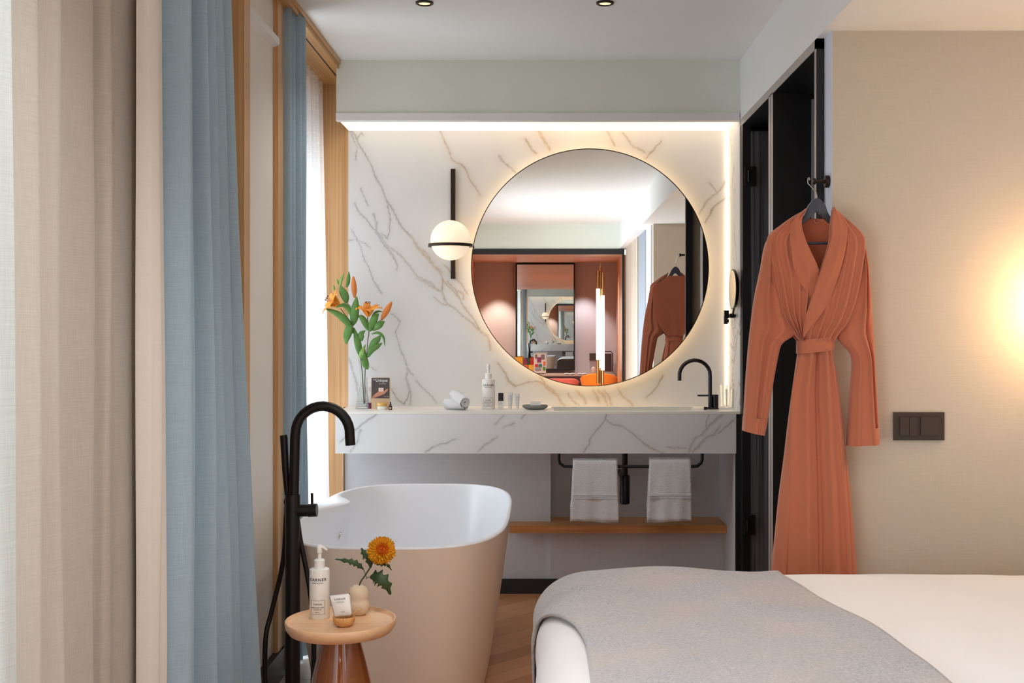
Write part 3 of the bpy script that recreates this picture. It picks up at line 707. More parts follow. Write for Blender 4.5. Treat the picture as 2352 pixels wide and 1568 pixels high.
def towel(px0, px1, py0, py1, label, seed, sl):
    r = random.Random(seed); zt = P(0, py0+6, Yr).z; zb = P(0, py1, 5.26).z; x0, x1 = P(px0, 0, 5.26).x, P(px1, 0, 5.26).x
    t = thing('hand_towel', ((x0+x1)/2, Yr, zb), label, 'towel', 'hand towels on the rail')
    def layer(off, ext):
        def f(u, v):
            # path: up the back, over the rail, down the front
            L = [(off, zb+.05), (off, zt-.004), (0, zt+off*1.0), (-off, zt-.004), (-off-ext, zb)]
            L = [(-p[0], p[1]) for p in L]
            s = v*4; k = min(3, int(s)); a_, b_ = L[k], L[k+1]; q = s-k
            if k in (1, 2):
                an = (q if k == 1 else 1+q)*PI/2; y = -(-off)*math.cos(an)*-1; z = zt-.004+off*1.1*math.sin(an); y = off*math.cos(an)
            else:
                y = off if k == 0 else -off-ext*q; z = a_[1]+(b_[1]-a_[1])*q
            low = max(0, (zt-z)/(zt-zb)); front = y < 0
            wd = .93+.07*low if low < .55 else (.975 if low < .68 else 1.0+.03*(low-.68))
            edge = .97+.03*math.sin(low*9+seed)
            x = (x0+x1)/2+(u-.5)*(x1-x0)*wd*(.985+.015*edge)+sl*low*.004
            y += -.005*low*math.sin(u*7+seed)*(1 if front else 0)-.003*low*math.sin(u*17+seed*2)
            if v == 1: z += .004*math.sin(u*5+seed)
            y *= 1
            return Vector((x, Yr+y, z))
        return f
    bm = B(); grid(bm, layer(.013, .004), 22, 60); o = finish('cloth', bm, 'terry', t, smooth=True, solid=.009)
    bm = B(); grid(bm, layer(.021, .008), 22, 60); o = finish('outer_fold', bm, 'terry', t, smooth=True, solid=.008)
    zz = zt-(zt-zb)*.60; w_ = (x1-x0)
    bm = B(); 
    for z in (zz, zz+.010, zz+.016): box(bm, (x0+x1)/2-w_*.47, (x0+x1)/2+w_*.475, Yr-.0335, Yr-.030, z, z+.0025)
    finish('woven_band', bm, 'terry_band', t)
towel(1312, 1422, 1057, 1197, 'white hand towel hanging left of the black drain trap', 1, -1)
towel(1488, 1590, 1054, 1197, 'white hand towel hanging right of the black drain trap', 4, -1)
# ------------------------------------------------------------------ things on the washstand
def on(px, Y): return Vector(((px-VX)*Y/F, Y, CZ))
# rolled towels
def rolled(name, p, q, r, label, caps=(1,)):
    p, q = Vector(p), Vector(q); d = (q-p).normalized(); up = Vector((0, 0, 1)); s = d.cross(up).normalized(); up = s.cross(d)
    t = thing(name, ((p.x+q.x)/2, (p.y+q.y)/2, min(p.z, q.z)-r), label, 'towel', 'rolled towels on the washstand')
    bm = B(); L = 14
    def f(u, v):
        an = 2*PI*u; rr = r*(1+.03*math.sin(3*an+v*3)+.02*math.sin(9*v)); k = 1-.10*(abs(2*v-1))**8
        c_ = p.lerp(q, v); return c_+(s*math.cos(an)+up*math.sin(an))*rr*k
    vv = grid(bm, f, 40, L, True); finish('roll', bm, 'terry', t, smooth=True)
    for e, end, sg in ((q, 1, 1), (p, 0, -1)):      # the spiral ends
        bm = B(); N = 90; prev = None
        for k in range(N):
            a_ = 2*PI*3*k/N; rr = r*.93*(1-.85*k/N); c_ = e+(s*math.cos(a_)+up*math.sin(a_))*rr
            c2_ = e+(s*math.cos(a_)+up*math.sin(a_))*(rr*.82)
            w1 = bm.verts.new(c_+d*sg*.004*(1 if True else 0)); w2 = bm.verts.new(c2_-d*sg*.010)
            if prev: bm.faces.new((prev[0], w1, w2, prev[1]))
            prev = (w1, w2)
        finish('spiral_end', bm, 'terry', t, smooth=True, solid=.006)
r1 = .026
rolled('rolled_towel', on(1028, 5.37)+Vector((-.008, .02, r1)), on(1068, 5.35)+Vector((.005, 0, r1)), r1, 'rolled white towel lying flat, under the leaning one')
rolled('rolled_towel', P(1044, 907, 5.40), P(1068, 924, 5.29), .0265, 'rolled white towel leaning across the other roll')
def pump_bottle(px, Y, z0, r, h, label, m='bottle_white', yaw=0, s=1.0, words=True, grp=None):
    cx, cy = (px-VX)*Y/F, Y
    t = thing('pump_bottle', (cx, cy, z0), label, 'bottle', grp); k = r/.03
    bm = B(); lathe(bm, [(r*.93, z0), (r, z0+.003*k), (r, z0+h-.006*k), (r*.96, z0+h-.002*k), (r*.80, z0+h), (r*.5, z0+h)], (cx, cy, 0), 48); finish('body', bm, m, t, smooth=True, auto=50)
    z = z0+h; bm = B(); lathe(bm, [(r*.53, z), (r*.53, z+.024*k), (r*.42, z+.027*k), (r*.20, z+.028*k)], (cx, cy, 0), 32)
    finish('collar', bm, m, t, smooth=True, auto=40)
    bm = B(); lathe(bm, [(r*.19, z+.026*k), (r*.19, z+.045*k), (r*.27, z+.046*k), (r*.27, z+.066*k), (r*.2, z+.069*k)], (cx, cy, 0), 24)
    c_, s_ = math.cos(yaw), math.sin(yaw)
    tube(bm, [(cx, cy, z+.062*k), (cx+.014*k*c_, cy+.014*k*s_, z+.062*k), (cx+.026*k*c_, cy+.026*k*s_, z+.055*k)], [.0045*k, .004*k, .003*k], 10)
    finish('pump_head', bm, m, t, smooth=True, auto=40)
    w = (cx, cy, r)
    lettering('lettering', 'CARNER', r*.40, (cx, cy, z0+h*.80), t, 'ink', w, spacing=1.25, bold=.0002)
    lettering('lettering', 'BARCELONA', r*.16, (cx, cy, z0+h*.735), t, 'ink', w, spacing=1.3)
    outline('label_frame', cx-r*.72, cx+r*.72, z0+h*.11, z0+h*.39, w, t, r*.022)
    for dz, tx_, sz in ((.31, 'TARDES', .22), (.245, 'HAIR & BODY WASH', .13), (.205, 'SHOWER GEL', .12), (.15, '300 ML e', .12)):
        lettering('lettering', tx_, r*sz, (cx, cy, z0+h*dz), t, 'ink', w, spacing=1.1)
    return t
pump_bottle(1122, 5.40, CZ, .0315, .145, 'white pump bottle on the washstand, right of the rolled towels', yaw=-PI/2)
# black-capped flask
c = on(1150.5, 5.42); t = thing('perfume_flask', c, 'tiny clear flask with square black cap on the washstand', 'bottle')
bm = B(); box(bm, c.x-.0135, c.x+.0135, c.y-.011, c.y+.011, CZ, CZ+.038); finish('flask', bm, 'bottle_white', t, bevel=.003)
z = CZ+.0385; finish('cap', bx(c.x-.0125, c.x+.0125, c.y-.010, c.y+.010, z, P(0, 902, 5.42).z), 'ink', t, bevel=.0015)
lettering('lettering', 'CARNER', .0045, (c.x, c.y-.0112, CZ+.028), t); lettering('lettering', 'BARCELONA', .0025, (c.x, c.y-.0112, CZ+.022), t)
# two small tubes
def small_tube(px, py, wpx, label, Y=5.41):
    c = on(px, Y); h = P(0, py, Y).z-CZ; r = wpx*Y/F/2; t = thing('cosmetic_tube', c, label, 'tube', 'small tubes beside the soap dish')
    bm = B(); lathe(bm, [(r*.62, CZ), (r*.66, CZ+.016), (r*.55, CZ+.017)], (c.x, c.y, 0), 24); finish('cap', bm, 'porcelain', t, smooth=True, auto=40)
    bm = B()
    def f(u, v):
        an = 2*PI*u; return Vector((c.x+math.cos(an)*(r*(.66+.34*v)), c.y+math.sin(an)*(r*.66*(1-v)+.0008), CZ+.017+v*(h-.017)))
    vv = grid(bm, f, 28, 8, True); bm.faces.new(vv[-1]); finish('tube_body', bm, 'bottle_grey', t, smooth=True, auto=60)
    lettering('lettering', 'CARNER', .0045, (c.x, c.y-r*.35-.001, CZ+h*.78), t, 'ink_grey'); lettering('lettering', 'BODY LOTION', .0026, (c.x, c.y-r*.45-.001, CZ+h*.62), t, 'ink_grey')
small_tube(1172, 901, 13, 'taller of the two small grey-white tubes on the washstand')
small_tube(1188.5, 904, 11, 'shorter of the two small grey-white tubes, next to the soap dish')
# soap dish and soap
c = on(1229, 5.38); t = finish('soap_dish', (lambda bm: (xf_lathe(bm, [(.030, 0), (.046, .003), (.0605, .012), (.0615, .018), (.058, .0225), (.051, .022), (.046, .012), (.001, .010)], Matrix.Translation(c) @ Matrix.Diagonal((1, .62, 1, 1)), 56), bm)[1])(B()), 'stone_grey', smooth=True, auto=60)
tag(t, 'oval grey stone soap dish on the washstand', 'soap dish')
bm = B(); box(bm, c.x-.022, c.x+.027, c.y-.014, c.y+.014, CZ+.013, CZ+.041); t = finish('soap_bar', bm, 'soap', bevel=.003); tag(t, 'cream soap bar standing in the grey stone dish', 'soap')
# tumblers and tray at the far right
for px, Y, hpx, lb in ((1662, 5.50, 884, 'clear glass tumbler behind the basin tap, left one'), (1676, 5.44, 893, 'clear glass tumbler in the corner right of the basin tap')):
    c = on(px, Y); h = P(0, hpx, Y).z-CZ-.008; bm = B(); z = CZ+.008
    lathe(bm, [(.001, z), (.017, z), (.021, z+h), (.0195, z+h), (.016, z+.006), (.001, z+.006)], (c.x, c.y, 0), 32, close=False)
    t = finish('glass_tumbler', bm, 'clear_glass', smooth=True, auto=40); tag(t, lb, 'glass', 'glass tumblers by the tap')
c = on(1671, 5.47); bm = B(); box(bm, c.x-.042, c.x+.030, c.y-.06, c.y+.06, CZ, CZ+.005); t = finish('glass_tray', bm, 'porcelain', bevel=.002); tag(t, 'small pale tray carrying the tumblers behind the tap', 'tray')
# brochure box, tube, jar, dropper
Y = 5.42
c = on(873, Y); x0, x1 = P(854, 0, Y).x, P(895.5, 0, Y).x; zt = P(0, 867, Y).z; t = thing('amenity_box', (c.x, Y, CZ), 'kraft box with dark printed card showing a hand, beside the vase', 'box')
finish('carton', bx(x0, x1, Y-.012, Y+.012, CZ, zt), 'kraft', t, bevel=.001)
zm = P(0, 914, Y).z; cf = finish('printed_card', bx(x0+.0003, x1-.0003, Y-.0132, Y-.012, zm, zt-.0005), 'card_dark', t)
lettering('lettering', 'Unique', .020, ((x0+x1)/2+.006, Y-.0134, zt-.013), cf, 'paper', bold=.0002)
lettering('lettering', 'THE', .007, (x0+.013, Y-.0134, zt-.010), cf, 'paper')
lettering('lettering', 'BATH & BODY', .0055, ((x0+x1)/2+.01, Y-.0134, zt-.029), cf, 'paper')
lettering('lettering', 'Handmade', .0055, (x1-.014, Y-.0134, zm+.008), cf, 'paper')
def q2(px, py): p = P(px, py, Y); return (p.x, p.z)
bm = B(); prism(bm, [q2(*p) for p in ((855, 913), (860, 906), (868, 900), (876, 897), (882, 899), (888, 893), (893, 892), (890, 898), (884, 904), (874, 908), (864, 912), (858, 914))], Y-.0142, Y-.0133); finish('hand_print', bm, 'card_skin', cf)
bm = B(); prism(bm, [q2(*p) for p in ((870.5, 890), (882, 890), (882, 899), (870.5, 899))], Y-.0155, Y-.0143); finish('soap_print', bm, 'card_pink', cf)
c = on(849, 5.45); t = thing('cream_tube', c, 'tall white tube with plum cap between vase and kraft box', 'tube')
bm = B(); lathe(bm, [(.0125, CZ), (.0135, CZ+.028)], (c.x, c.y, 0), 28); finish('cap', bm, 'plum', t, smooth=True, auto=40)
zt2 = P(0, 866, 5.45).z; bm = B()
vv = grid(bm, lambda u, v: Vector((c.x+math.cos(2*PI*u)*(.0135+.002*v), c.y+math.sin(2*PI*u)*(.0135*(1-v)+.0008), CZ+.0285+v*(zt2-CZ-.0285))), 28, 8, True); bm.faces.new(vv[-1]); finish('tube_body', bm, 'bottle_white', t, smooth=True, auto=60)
Rz = Matrix.Rotation(PI/2, 4, 'Y'); lettering('lettering', 'CREAM', .006, (c.x+.001, c.y-.010, CZ+.095), t, 'ink_grey', rot=Rz.to_3x3())
c = on(878, 5.37); t = thing('cosmetic_jar', c, 'squat cream jar with pale gold lid before the kraft box', 'jar')
bm = B(); lathe(bm, [(.021, CZ), (.0235, CZ+.003), (.0235, CZ+.0165)], (c.x, c.y, 0), 36); finish('jar_body', bm, 'bottle_white', t, smooth=True, auto=40)
bm = B(); lathe(bm, [(.0245, CZ+.017), (.0245, CZ+.033), (.023, CZ+.0345)], (c.x, c.y, 0), 36); finish('lid', bm, 'gold_lid', t, smooth=True, auto=40)
c = on(897, 5.36); t = thing('dropper_bottle', c, 'tiny dark brown dropper bottle at right of the kraft box', 'bottle')
bm = B(); lathe(bm, [(.0072, CZ), (.008, CZ+.002), (.008, CZ+.018), (.004, CZ+.0215)], (c.x, c.y, 0), 24); finish('flask', bm, 'amber_bottle', t, smooth=True, auto=40)
bm = B(); lathe(bm, [(.0045, CZ+.021), (.0045, CZ+.028), (.003, CZ+.029), (.0028, CZ+.036), (.001, CZ+.038)], (c.x, c.y, 0), 20); finish('dropper', bm, 'ink', t, smooth=True, auto=40)
finish('paper_label', bx(c.x-.0045, c.x+.0045, c.y-.0085, c.y-.0079, CZ+.005, CZ+.012), 'kraft', t)
# vase
Yv = 5.44; c = on(833, Yv)
t = thing('glass_vase', c, 'slender clear glass vase holding the orange lilies', 'vase')
zz = lambda py: P(0, py, Yv).z
prof = [(.001, CZ), (.034, CZ), (.0345, CZ+.004), (.030, zz(918)), (.018, zz(898)), (.0125, zz(880)), (.012, zz(862)), (.017, zz(838)), (.024, zz(822)), (.0228, zz(822)), (.0158, zz(838)), (.0108, zz(862)), (.0112, zz(880)), (.0165, zz(898)), (.0285, zz(918)), (.0325, CZ+.008), (.001, CZ+.008)]
bm = B(); lathe(bm, prof, (c.x, Yv, 0), 40, close=False); finish('vase_glass', bm, 'clear_glass', t, smooth=True, auto=60)
bm = B()
for k, z in enumerate((CZ+.012, CZ+.024, CZ+.036)):
    r_ = [.0328, .0315, .030][k]*(1-.04*k); pts = [(c.x+math.cos(2*PI*i/40)*r_, Yv+math.sin(2*PI*i/40)*r_, z) for i in range(40)]; tube(bm, pts, .0006, 6, closed=True)
finish('etched_rings', bm, 'ink_grey', t, smooth=True)
# leaves and flowers
def leaf(bm, pts, w, n=14, fold=.25, nrm=Vector((0, -1, 0)), serr=0, seed=0):
    r = random.Random(seed); C = catmull(pts, n); N = len(C); rows = []
    for i, p in enumerate(C):
        t_ = i/(N-1); d = (C[min(N-1, i+1)]-C[max(0, i-1)]).normalized(); s = d.cross(nrm).normalized(); nn = s.cross(d)
        ww = w*math.sin(PI*min(1, t_*.97+.02)**.8)**.8/2
        if serr: ww *= (1-serr*abs(math.sin(t_*PI*5.0+.4)))
        rows.append([bm.verts.new(p-s*ww-nn*ww*fold), bm.verts.new(p-s*ww*.5-nn*ww*fold*.3), bm.verts.new(p), bm.verts.new(p+s*ww*.5-nn*ww*fold*.3), bm.verts.new(p+s*ww-nn*ww*fold)])
    for a_, b_ in zip(rows, rows[1:]):
        for k in range(4): bm.faces.new((a_[k], a_[k+1], b_[k+1], b_[k]))
LO = (720, 600, 4.355)
def lp(x, y, dy=0): return P(LO[0]+x/LO[2], LO[1]+y/LO[2], Yv+dy)
def lily(name, label, stems, leaves, flowers, buds, green):
    t = thing(name, (c.x, Yv, CZ+.01), label, 'flower', 'lilies in the glass vase')
    bm = B()
    for s_ in stems: tube(bm, catmull([lp(*p) for p in s_[0]], 6), s_[1], 8)
    st = finish('stem', bm, s_[2] if len(s_) > 2 else 'leaf', t, smooth=True)
    for i, (pts, w) in enumerate(leaves):
        bm = B(); leaf(bm, [lp(*p) for p in pts], w/LO[2]*Yv/F*1.15, nrm=Vector((.2*math.sin(i*2.1), -1, .25*math.cos(i*1.7))).normalized()); finish('leaf', bm, 'leaf' if i not in green else 'leaf_light', t, smooth=True, solid=.0005)
    for cen, ax, sz, pet in flowers:
        fl = None; cp = lp(*cen); ax = Vector(ax).normalized()
        bm = B(); o_ = ax.orthogonal().normalized(); o2 = ax.cross(o_)
        for k in range(6):
            an = 2*PI*k/6+pet; rd = o_*math.cos(an)+o2*math.sin(an); L = sz*(1.0 if k % 2 else .92)
            pts = [cp, cp+ax*L*.30+rd*L*.09, cp+ax*L*.62+rd*L*.32, cp+ax*L*.78+rd*L*.72, cp+ax*L*.66+rd*L*1.02]
            leaf(bm, pts, L*.52, 8, .35, nrm=(ax*.5-rd).normalized())
        fl = finish('petals', bm, 'lily_orange', t, smooth=True, solid=.0006)
        bm = B(); bm2 = B()
        for k in range(6):
            an = 2*PI*k/6+pet+.5; rd = o_*math.cos(an)+o2*math.sin(an); e_ = cp+ax*sz*.98+rd*sz*.16
            tube(bm, [cp, cp+ax*sz*.5+rd*sz*.04, e_], .0007, 6); d_ = rd.cross(ax)
            tube(bm2, [e_-d_*.004-ax*.002, e_+d_*.004+ax*.002], .0017, 6)
        finish('stamens', bm, 'lily_bud', fl, smooth=True); finish('anthers', bm2, 'anther', fl, smooth=True)
    for p, q_, w, m_b in buds:
        a_, b_ = lp(*p), lp(*q_); bm = B(); n_ = 10; W = w/LO[2]*Yv/F/2
        tube(bm, [a_.lerp(b_, i/n_) for i in range(n_+1)], [W*max(.12, math.sin(PI*min(1, .06+.9*(i/n_)))**.7) for i in range(n_+1)], 12); finish('bud', bm, m_b, t, smooth=True)
lily('lily_stem', 'left orange lily stem leaning towards the oak panel',
     [([(505, 1420, -.004), (490, 1150), (470, 960), (430, 780), (380, 630), (270, 470)], .0022, 'stem_brown'), ([(400, 650), (410, 500), (340, 420), (265, 330)], .0016, 'stem_brown')],
     [([(400, 720, -.01), (330, 600, -.03), (230, 520, -.03), (115, 470, -.02)], 62), ([(390, 610, -.01), (380, 520, -.02), (310, 440, -.04), (220, 460, -.05)], 46), ([(370, 600, -.01), (350, 680, -.03), (330, 760, -.04), (325, 830, -.03)], 78),
      ([(330, 420, -.02), (315, 350, -.03), (285, 290, -.03), (262, 240, -.02)], 70), ([(330, 260), (345, 210, -.01), (352, 150, -.01), (354, 100, 0)], 34), ([(272, 260), (275, 200, -.01), (290, 150, -.01), (306, 115, 0)], 26),
      ([(395, 640), (405, 560, -.02), (420, 440, -.03), (432, 350, -.02)], 74), ([(465, 950), (450, 850, -.02), (430, 760, -.02), (405, 660, -.01)], 60), ([(455, 960), (475, 930, -.02), (490, 890, -.02), (520, 830, 0)], 50)],
     [((262, 440, -.01), (-.75, -.35, .45), .074, .3)], [((412, 365), (398, 150), 56, 'lily_bud'), ((252, 235), (232, 175), 26, 'leaf_light'), ((210, 290), (200, 238), 24, 'leaf_light')], (8, 5))
lily('lily_stem', 'right orange lily stem with drooping leaves, nearer the mirror',
     [([(515, 1420, .004), (515, 1150), (530, 960), (545, 780), (555, 700), (540, 560)], .0024, 'stem_brown'), ([(555, 700), (590, 640), (680, 585)], .0016, 'stem_brown')],
     [([(545, 690, -.01), (520, 620, -.02), (480, 560, -.02), (440, 545, -.01)], 56), ([(565, 700, -.01), (590, 620, -.02), (620, 560, -.03), (655, 520, -.02)], 64), ([(590, 690), (640, 650, -.02), (680, 620, -.02), (714, 600, -.01)], 60),
      ([(575, 570), (610, 520, -.01), (650, 500, -.01), (695, 505, 0)], 22), ([(580, 725), (650, 715, -.02), (700, 760, -.02), (715, 850, -.01)], 26), ([(550, 900, -.01), (600, 820, -.02), (640, 780, -.02), (676, 735, -.01)], 62),
      ([(540, 960, -.01), (580, 890, -.02), (640, 850, -.02), (688, 815, -.01)], 50), ([(545, 1080, -.01), (520, 1020, -.02), (500, 930, -.02), (510, 850, -.01)], 62), ([(480, 800, -.01), (470, 760, -.02), (480, 720, -.02), (520, 690, -.01)], 60),
      ([(550, 1075, -.01), (525, 1040, -.015), (500, 1000, -.015), (480, 930, -.01)], 40)],
     [((545, 555, -.01), (.05, -.30, .9), .074, 0.0)], [((680, 585), (782, 405), 62, 'lily_bud')], (9,))
# ------------------------------------------------------------------ bathtub
TC = Vector((-.505, 4.32, 0)); ZT = .62
t = thing('bathtub', (TC.x, TC.y, .004), 'freestanding oval white bathtub with warm beige outer shell', 'bathtub')
def ring_pt(th, a_, b_, e=3.4):
    c_, s_ = math.cos(th), math.sin(th); k = 2/e
    return math.copysign(abs(c_)**k, c_)*a_, math.copysign(abs(s_)**k, s_)*b_
NT_ = 128
def tub_ring(a_, b_, z, ledge=0):
    out = []
    for k in range(NT_):
        th = 2*PI*k/NT_; x, y = ring_pt(th, a_, b_)
        if ledge:
            g = math.exp(-((y-.20)/.15)**2)*(1 if x < 0 else 0)*math.exp(-((abs(x)-a_)/.25)**2); x += ledge*g
        out.append(Vector((TC.x+x, TC.y+y, z)))
    return out
def loft(bm, rings, cap0=False, cap1=False):
    vv = [[bm.verts.new(p) for p in r] for r in rings]; n = len(vv[0])
    for a_, b_ in zip(vv, vv[1:]):
        for k in range(n): bm.faces.new((a_[k], a_[(k+1) % n], b_[(k+1) % n], b_[k]))
    if cap0: bm.faces.new(vv[0][::-1])
    if cap1: bm.faces.new(vv[-1])
A0, B0_ = .385, .75
bm = B(); rs = []
for i in range(13):
    v = i/12; k = v**.85; rs.append(tub_ring(.292+(A0-.292)*k, .655+(B0_-.655)*k, .004+(ZT-.016)*v))
rs.append(tub_ring(A0+.001, B0_+.001, ZT-.006)); loft(bm, rs, cap0=True); finish('shell', bm, 'tub_outside', t, smooth=True)
bm = B(); rs = [tub_ring(A0+.001, B0_+.001, ZT-.006), tub_ring(A0-.001, B0_-.001, ZT), tub_ring(A0-.009, B0_-.009, ZT, .10), tub_ring(A0-.012, B0_-.012, ZT-.004, .105)]
for i in range(1, 13):
    v = i/12; rs.append(tub_ring((A0-.012)*(1-.18*v), (B0_-.012)*(1-.16*v), ZT-.004-v*.40, .105*(1-v)))
for i in range(1, 5): v = i/4; rs.append(tub_ring((A0-.012)*(.82-.5*v), (B0_-.012)*(.84-.5*v), ZT-.404-.06*math.sin(v*PI/2)))
loft(bm, rs, cap1=True); finish('basin', bm, 'tub_inside', t, smooth=True)
c = P(757, 1203, 4.62); c.x = TC.x-.34
for dz, r_ in ((0, .012), (-.0, 0)):
    if r_: bm = B(); tube(bm, [(-.815, 4.45, .50), (-.800, 4.45, .495)], .016, 16); finish('overflow', bm, 'chrome', t, smooth=True, auto=40)
# ------------------------------------------------------------------ bath filler
YQ = 3.60; a = lambda x, y, Y=YQ: P(x, y, Y)
px0 = a(672, 0).x; sc = YQ/F
t = thing('bath_filler', (px0, YQ, .004), 'black floor-standing bath mixer with tall swan neck beside the bathtub', 'bath tap')
zc = a(0, 1135).z; bm = B(); tube(bm, [(px0, YQ, .02), (px0, YQ, zc-.004), (px0, YQ, zc)], [17*sc, 17*sc, 16*sc], 32); finish('column', bm, 'black_metal', t, smooth=True, auto=35)
bm = B(); lathe(bm, [(.055, .004), (.055, .016), (.045, .022)], (px0, YQ, 0), 40); finish('floor_flange', bm, 'black_metal', t, smooth=True, auto=35)
pts = [a(675, 1136), a(676, 1080), a(678, 1000)]; 
for k in range(0, 17): an = PI-PI*k/16*1.02; pts.append(a(741+62.5*math.cos(an), 996-63.5*math.sin(an)))
pts.append(a(805, 1022)); bm = B(); tube(bm, pts, 11.5*sc, 24); finish('spout', bm, 'black_metal', t, smooth=True, auto=50)
bm = B(); tube(bm, [a(672, 1172), a(708, 1172)], 14*sc, 24); tube(bm, [a(709, 1172), a(728, 1171)], 15*sc, 24)
mx_ = finish('mixer', bm, 'black_metal', t, smooth=True, auto=40)
bm = B(); tube(bm, [a(717, 1160), a(716.5, 1132)], 3.0*sc, 12); finish('lever', bm, 'black_metal', mx_, smooth=True, auto=40)
yh = YQ+.01; bm = B(); tube(bm, [P(651, 999, yh), P(652, 1005, yh), P(656, 1080, yh), P(660, 1138, yh)], [8.5*sc, 9*sc, 8*sc, 6.5*sc], 20); hs = finish('hand_shower', bm, 'black_metal', t, smooth=True, auto=50)
bm = B(); tube(bm, [P(657, 1152, yh), P(672, 1152, YQ)], 9*sc, 16); finish('holder', bm, 'black_metal', t, smooth=True, auto=40)
bm = B(); tube(bm, catmull([P(660, 1138, yh), P(657, 1190, YQ+.03), P(650, 1290, YQ+.06), P(625, 1400, YQ+.05), P(610, 1470, YQ+.02), P(612, 1600, YQ), P(640, 1690, YQ-.02), P(690, 1690, YQ-.02), P(715, 1600, YQ-.03), P(721, 1500, YQ-.03), P(717, 1400, YQ-.02), P(706, 1320, YQ), P(690, 1240, YQ+.01), P(682, 1180, YQ)], 8), 5.8*sc, 12)
finish('hose', bm, 'black_metal', t, smooth=True)
# ------------------------------------------------------------------ side table and its things
YT = 3.12; ts = YT/F; tcx = P(783, 0, YT).x; ZTT = .50
t = thing('side_table', (tcx, YT, .0), 'small round maple tray table on a glossy amber cone base', 'table')
Rt = 126.5*ts; bm = B()
prof = [(.001, ZTT-.030), (Rt*.78, ZTT-.030), (Rt*.92, ZTT-.024), (Rt*.985, ZTT-.010), (Rt, ZTT+.004), (Rt*.99, ZTT+.009), (Rt*.97, ZTT+.009), (Rt*.94, ZTT+.002), (Rt*.91, ZTT), (.001, ZTT)]
lathe(bm, prof, (tcx, YT, 0), 80, close=False); finish('tray_top', bm, 'maple', t, smooth=True, auto=50)
bm = B(); prof = [(.001, .0), (.150, .0), (.152, .006), (.128, .10)]+[(.118-.069*k/10+.004*math.sin(PI*k/10), .16+(ZTT-.0305-.16)*k/10) for k in range(11)]
lathe(bm, prof, (tcx, YT, 0), 80, close=False); finish('cone_base', bm, 'amber_glaze', t, smooth=True)
def ont(px, py): Y = (H-ZTT)*F/(py-VY); return Vector(((px-VX)*Y/F, Y, ZTT))
c = ont(734, 1418); pump_bottle(734, c.y, ZTT, .0283, .140, 'white pump bottle with black lettering on the round side table', yaw=-.35)
c = ont(823, 1411); t = thing('bud_vase', c, 'sand coloured double-bulb ceramic vase on the side table', 'vase'); k = c.y/F
bm = B(); prof = [(.001, ZTT), (14*k, ZTT), (22*k, ZTT+8*k), (26*k, ZTT+20*k), (24.5*k, ZTT+30*k), (21.5*k, ZTT+35*k), (23*k, ZTT+41*k), (23.5*k, ZTT+50*k), (19*k, ZTT+62*k), (10*k, ZTT+67.5*k), (5*k, ZTT+68*k), (4*k, ZTT+66*k), (3.5*k, ZTT+50*k)]
lathe(bm, [(r*1.0, h) for r, h in prof], c*Vector((1, 1, 0)) if False else (c.x, c.y, 0), 48, close=False); finish('vase_body', bm, 'sand_ceramic', t, smooth=True)
Ym = c.y; a = lambda x, y, d=0: P(640+x/4.259, 1200+y/4.259, Ym+d)
t = thing('chrysanthemum', (c.x, c.y, ZTT+.04), 'orange chrysanthemum with dark leaves standing in the bulb vase', 'flower')
bm = B(); tube(bm, catmull([a(788, 760), a(790, 610), a(850, 510), (a(900, 430, 0)), a(940, 350, .005), a(1000, 300, .01)], 8), .0021, 8); finish('stem', bm, 'leaf_dark', t, smooth=True)
bm = B(); tube(bm, catmull([a(860, 540), a(830, 460), a(800, 440, -.01)], 5), .0010, 6); tube(bm, catmull([a(850, 550), a(890, 530), a(930, 520, -.01)], 5), .001, 6); finish('twig', bm, 'leaf_dark', t, smooth=True)
for pts, w in (([(830, 455, -.005), (760, 400, -.01), (680, 375, -.01), (550, 355, 0)], 80), ([(900, 440, 0), (880, 340, -.015), (840, 300, -.01), (808, 248, 0)], 120), ([(895, 530, -.005), (960, 530, -.03), (1040, 590, -.035), (1095, 705, -.02)], 190), ([(930, 395, 0), (1000, 400, -.01), (1060, 410, -.02), (1105, 465, -.01)], 60)):
    bm = B(); leaf(bm, [a(*p) for p in pts], w/4.259*Ym/F, 14, .22, nrm=Vector((0, -1, .35)).normalized(), serr=.5); finish('leaf', bm, 'leaf_dark', t, smooth=True, solid=.0006)
fc = a(1010, 270, -.02); ax = Vector((.22, -.90, .42)).normalized(); o_ = ax.orthogonal().normalized(); o2 = ax.cross(o_); Rm = 36*Ym/F
bm = B(); bm_in = B(); rr_ = random.Random(5)
for lay in range(11):
    n_ = max(8, 32-lay*2); el = math.radians(-28+lay*11.3); L = Rm*(1.0-.045*lay)
    for k in range(n_):
        an = 2*PI*(k+lay*.5)/n_+rr_.uniform(-.05, .05); rd = o_*math.cos(an)+o2*math.sin(an); e_ = el+rr_.uniform(-.08, .08)
        d_ = rd*math.cos(e_)+ax*math.sin(e_)*.72; LL = L*rr_.uniform(.9, 1.06)
        leaf(bm_in if (lay > 6) else bm, [fc+d_*LL*.15, fc+d_*LL*.6, fc+d_*LL*.9+ax*LL*.04, fc+d_*LL+ax*LL*.14], LL*.17, 3, .6, nrm=(ax*.8-rd*.5).normalized())
fh = finish('flower_head', bm, 'mum_petal', t, smooth=True)
finish('inner_petals', bm_in, 'mum_core', fh, smooth=True)
bm = B(); bmesh.ops.create_uvsphere(bm, u_segments=20, v_segments=12, radius=Rm*.30, matrix=Matrix.Translation(fc+ax*Rm*.06)); finish('flower_core', bm, 'mum_core', fh, smooth=True)
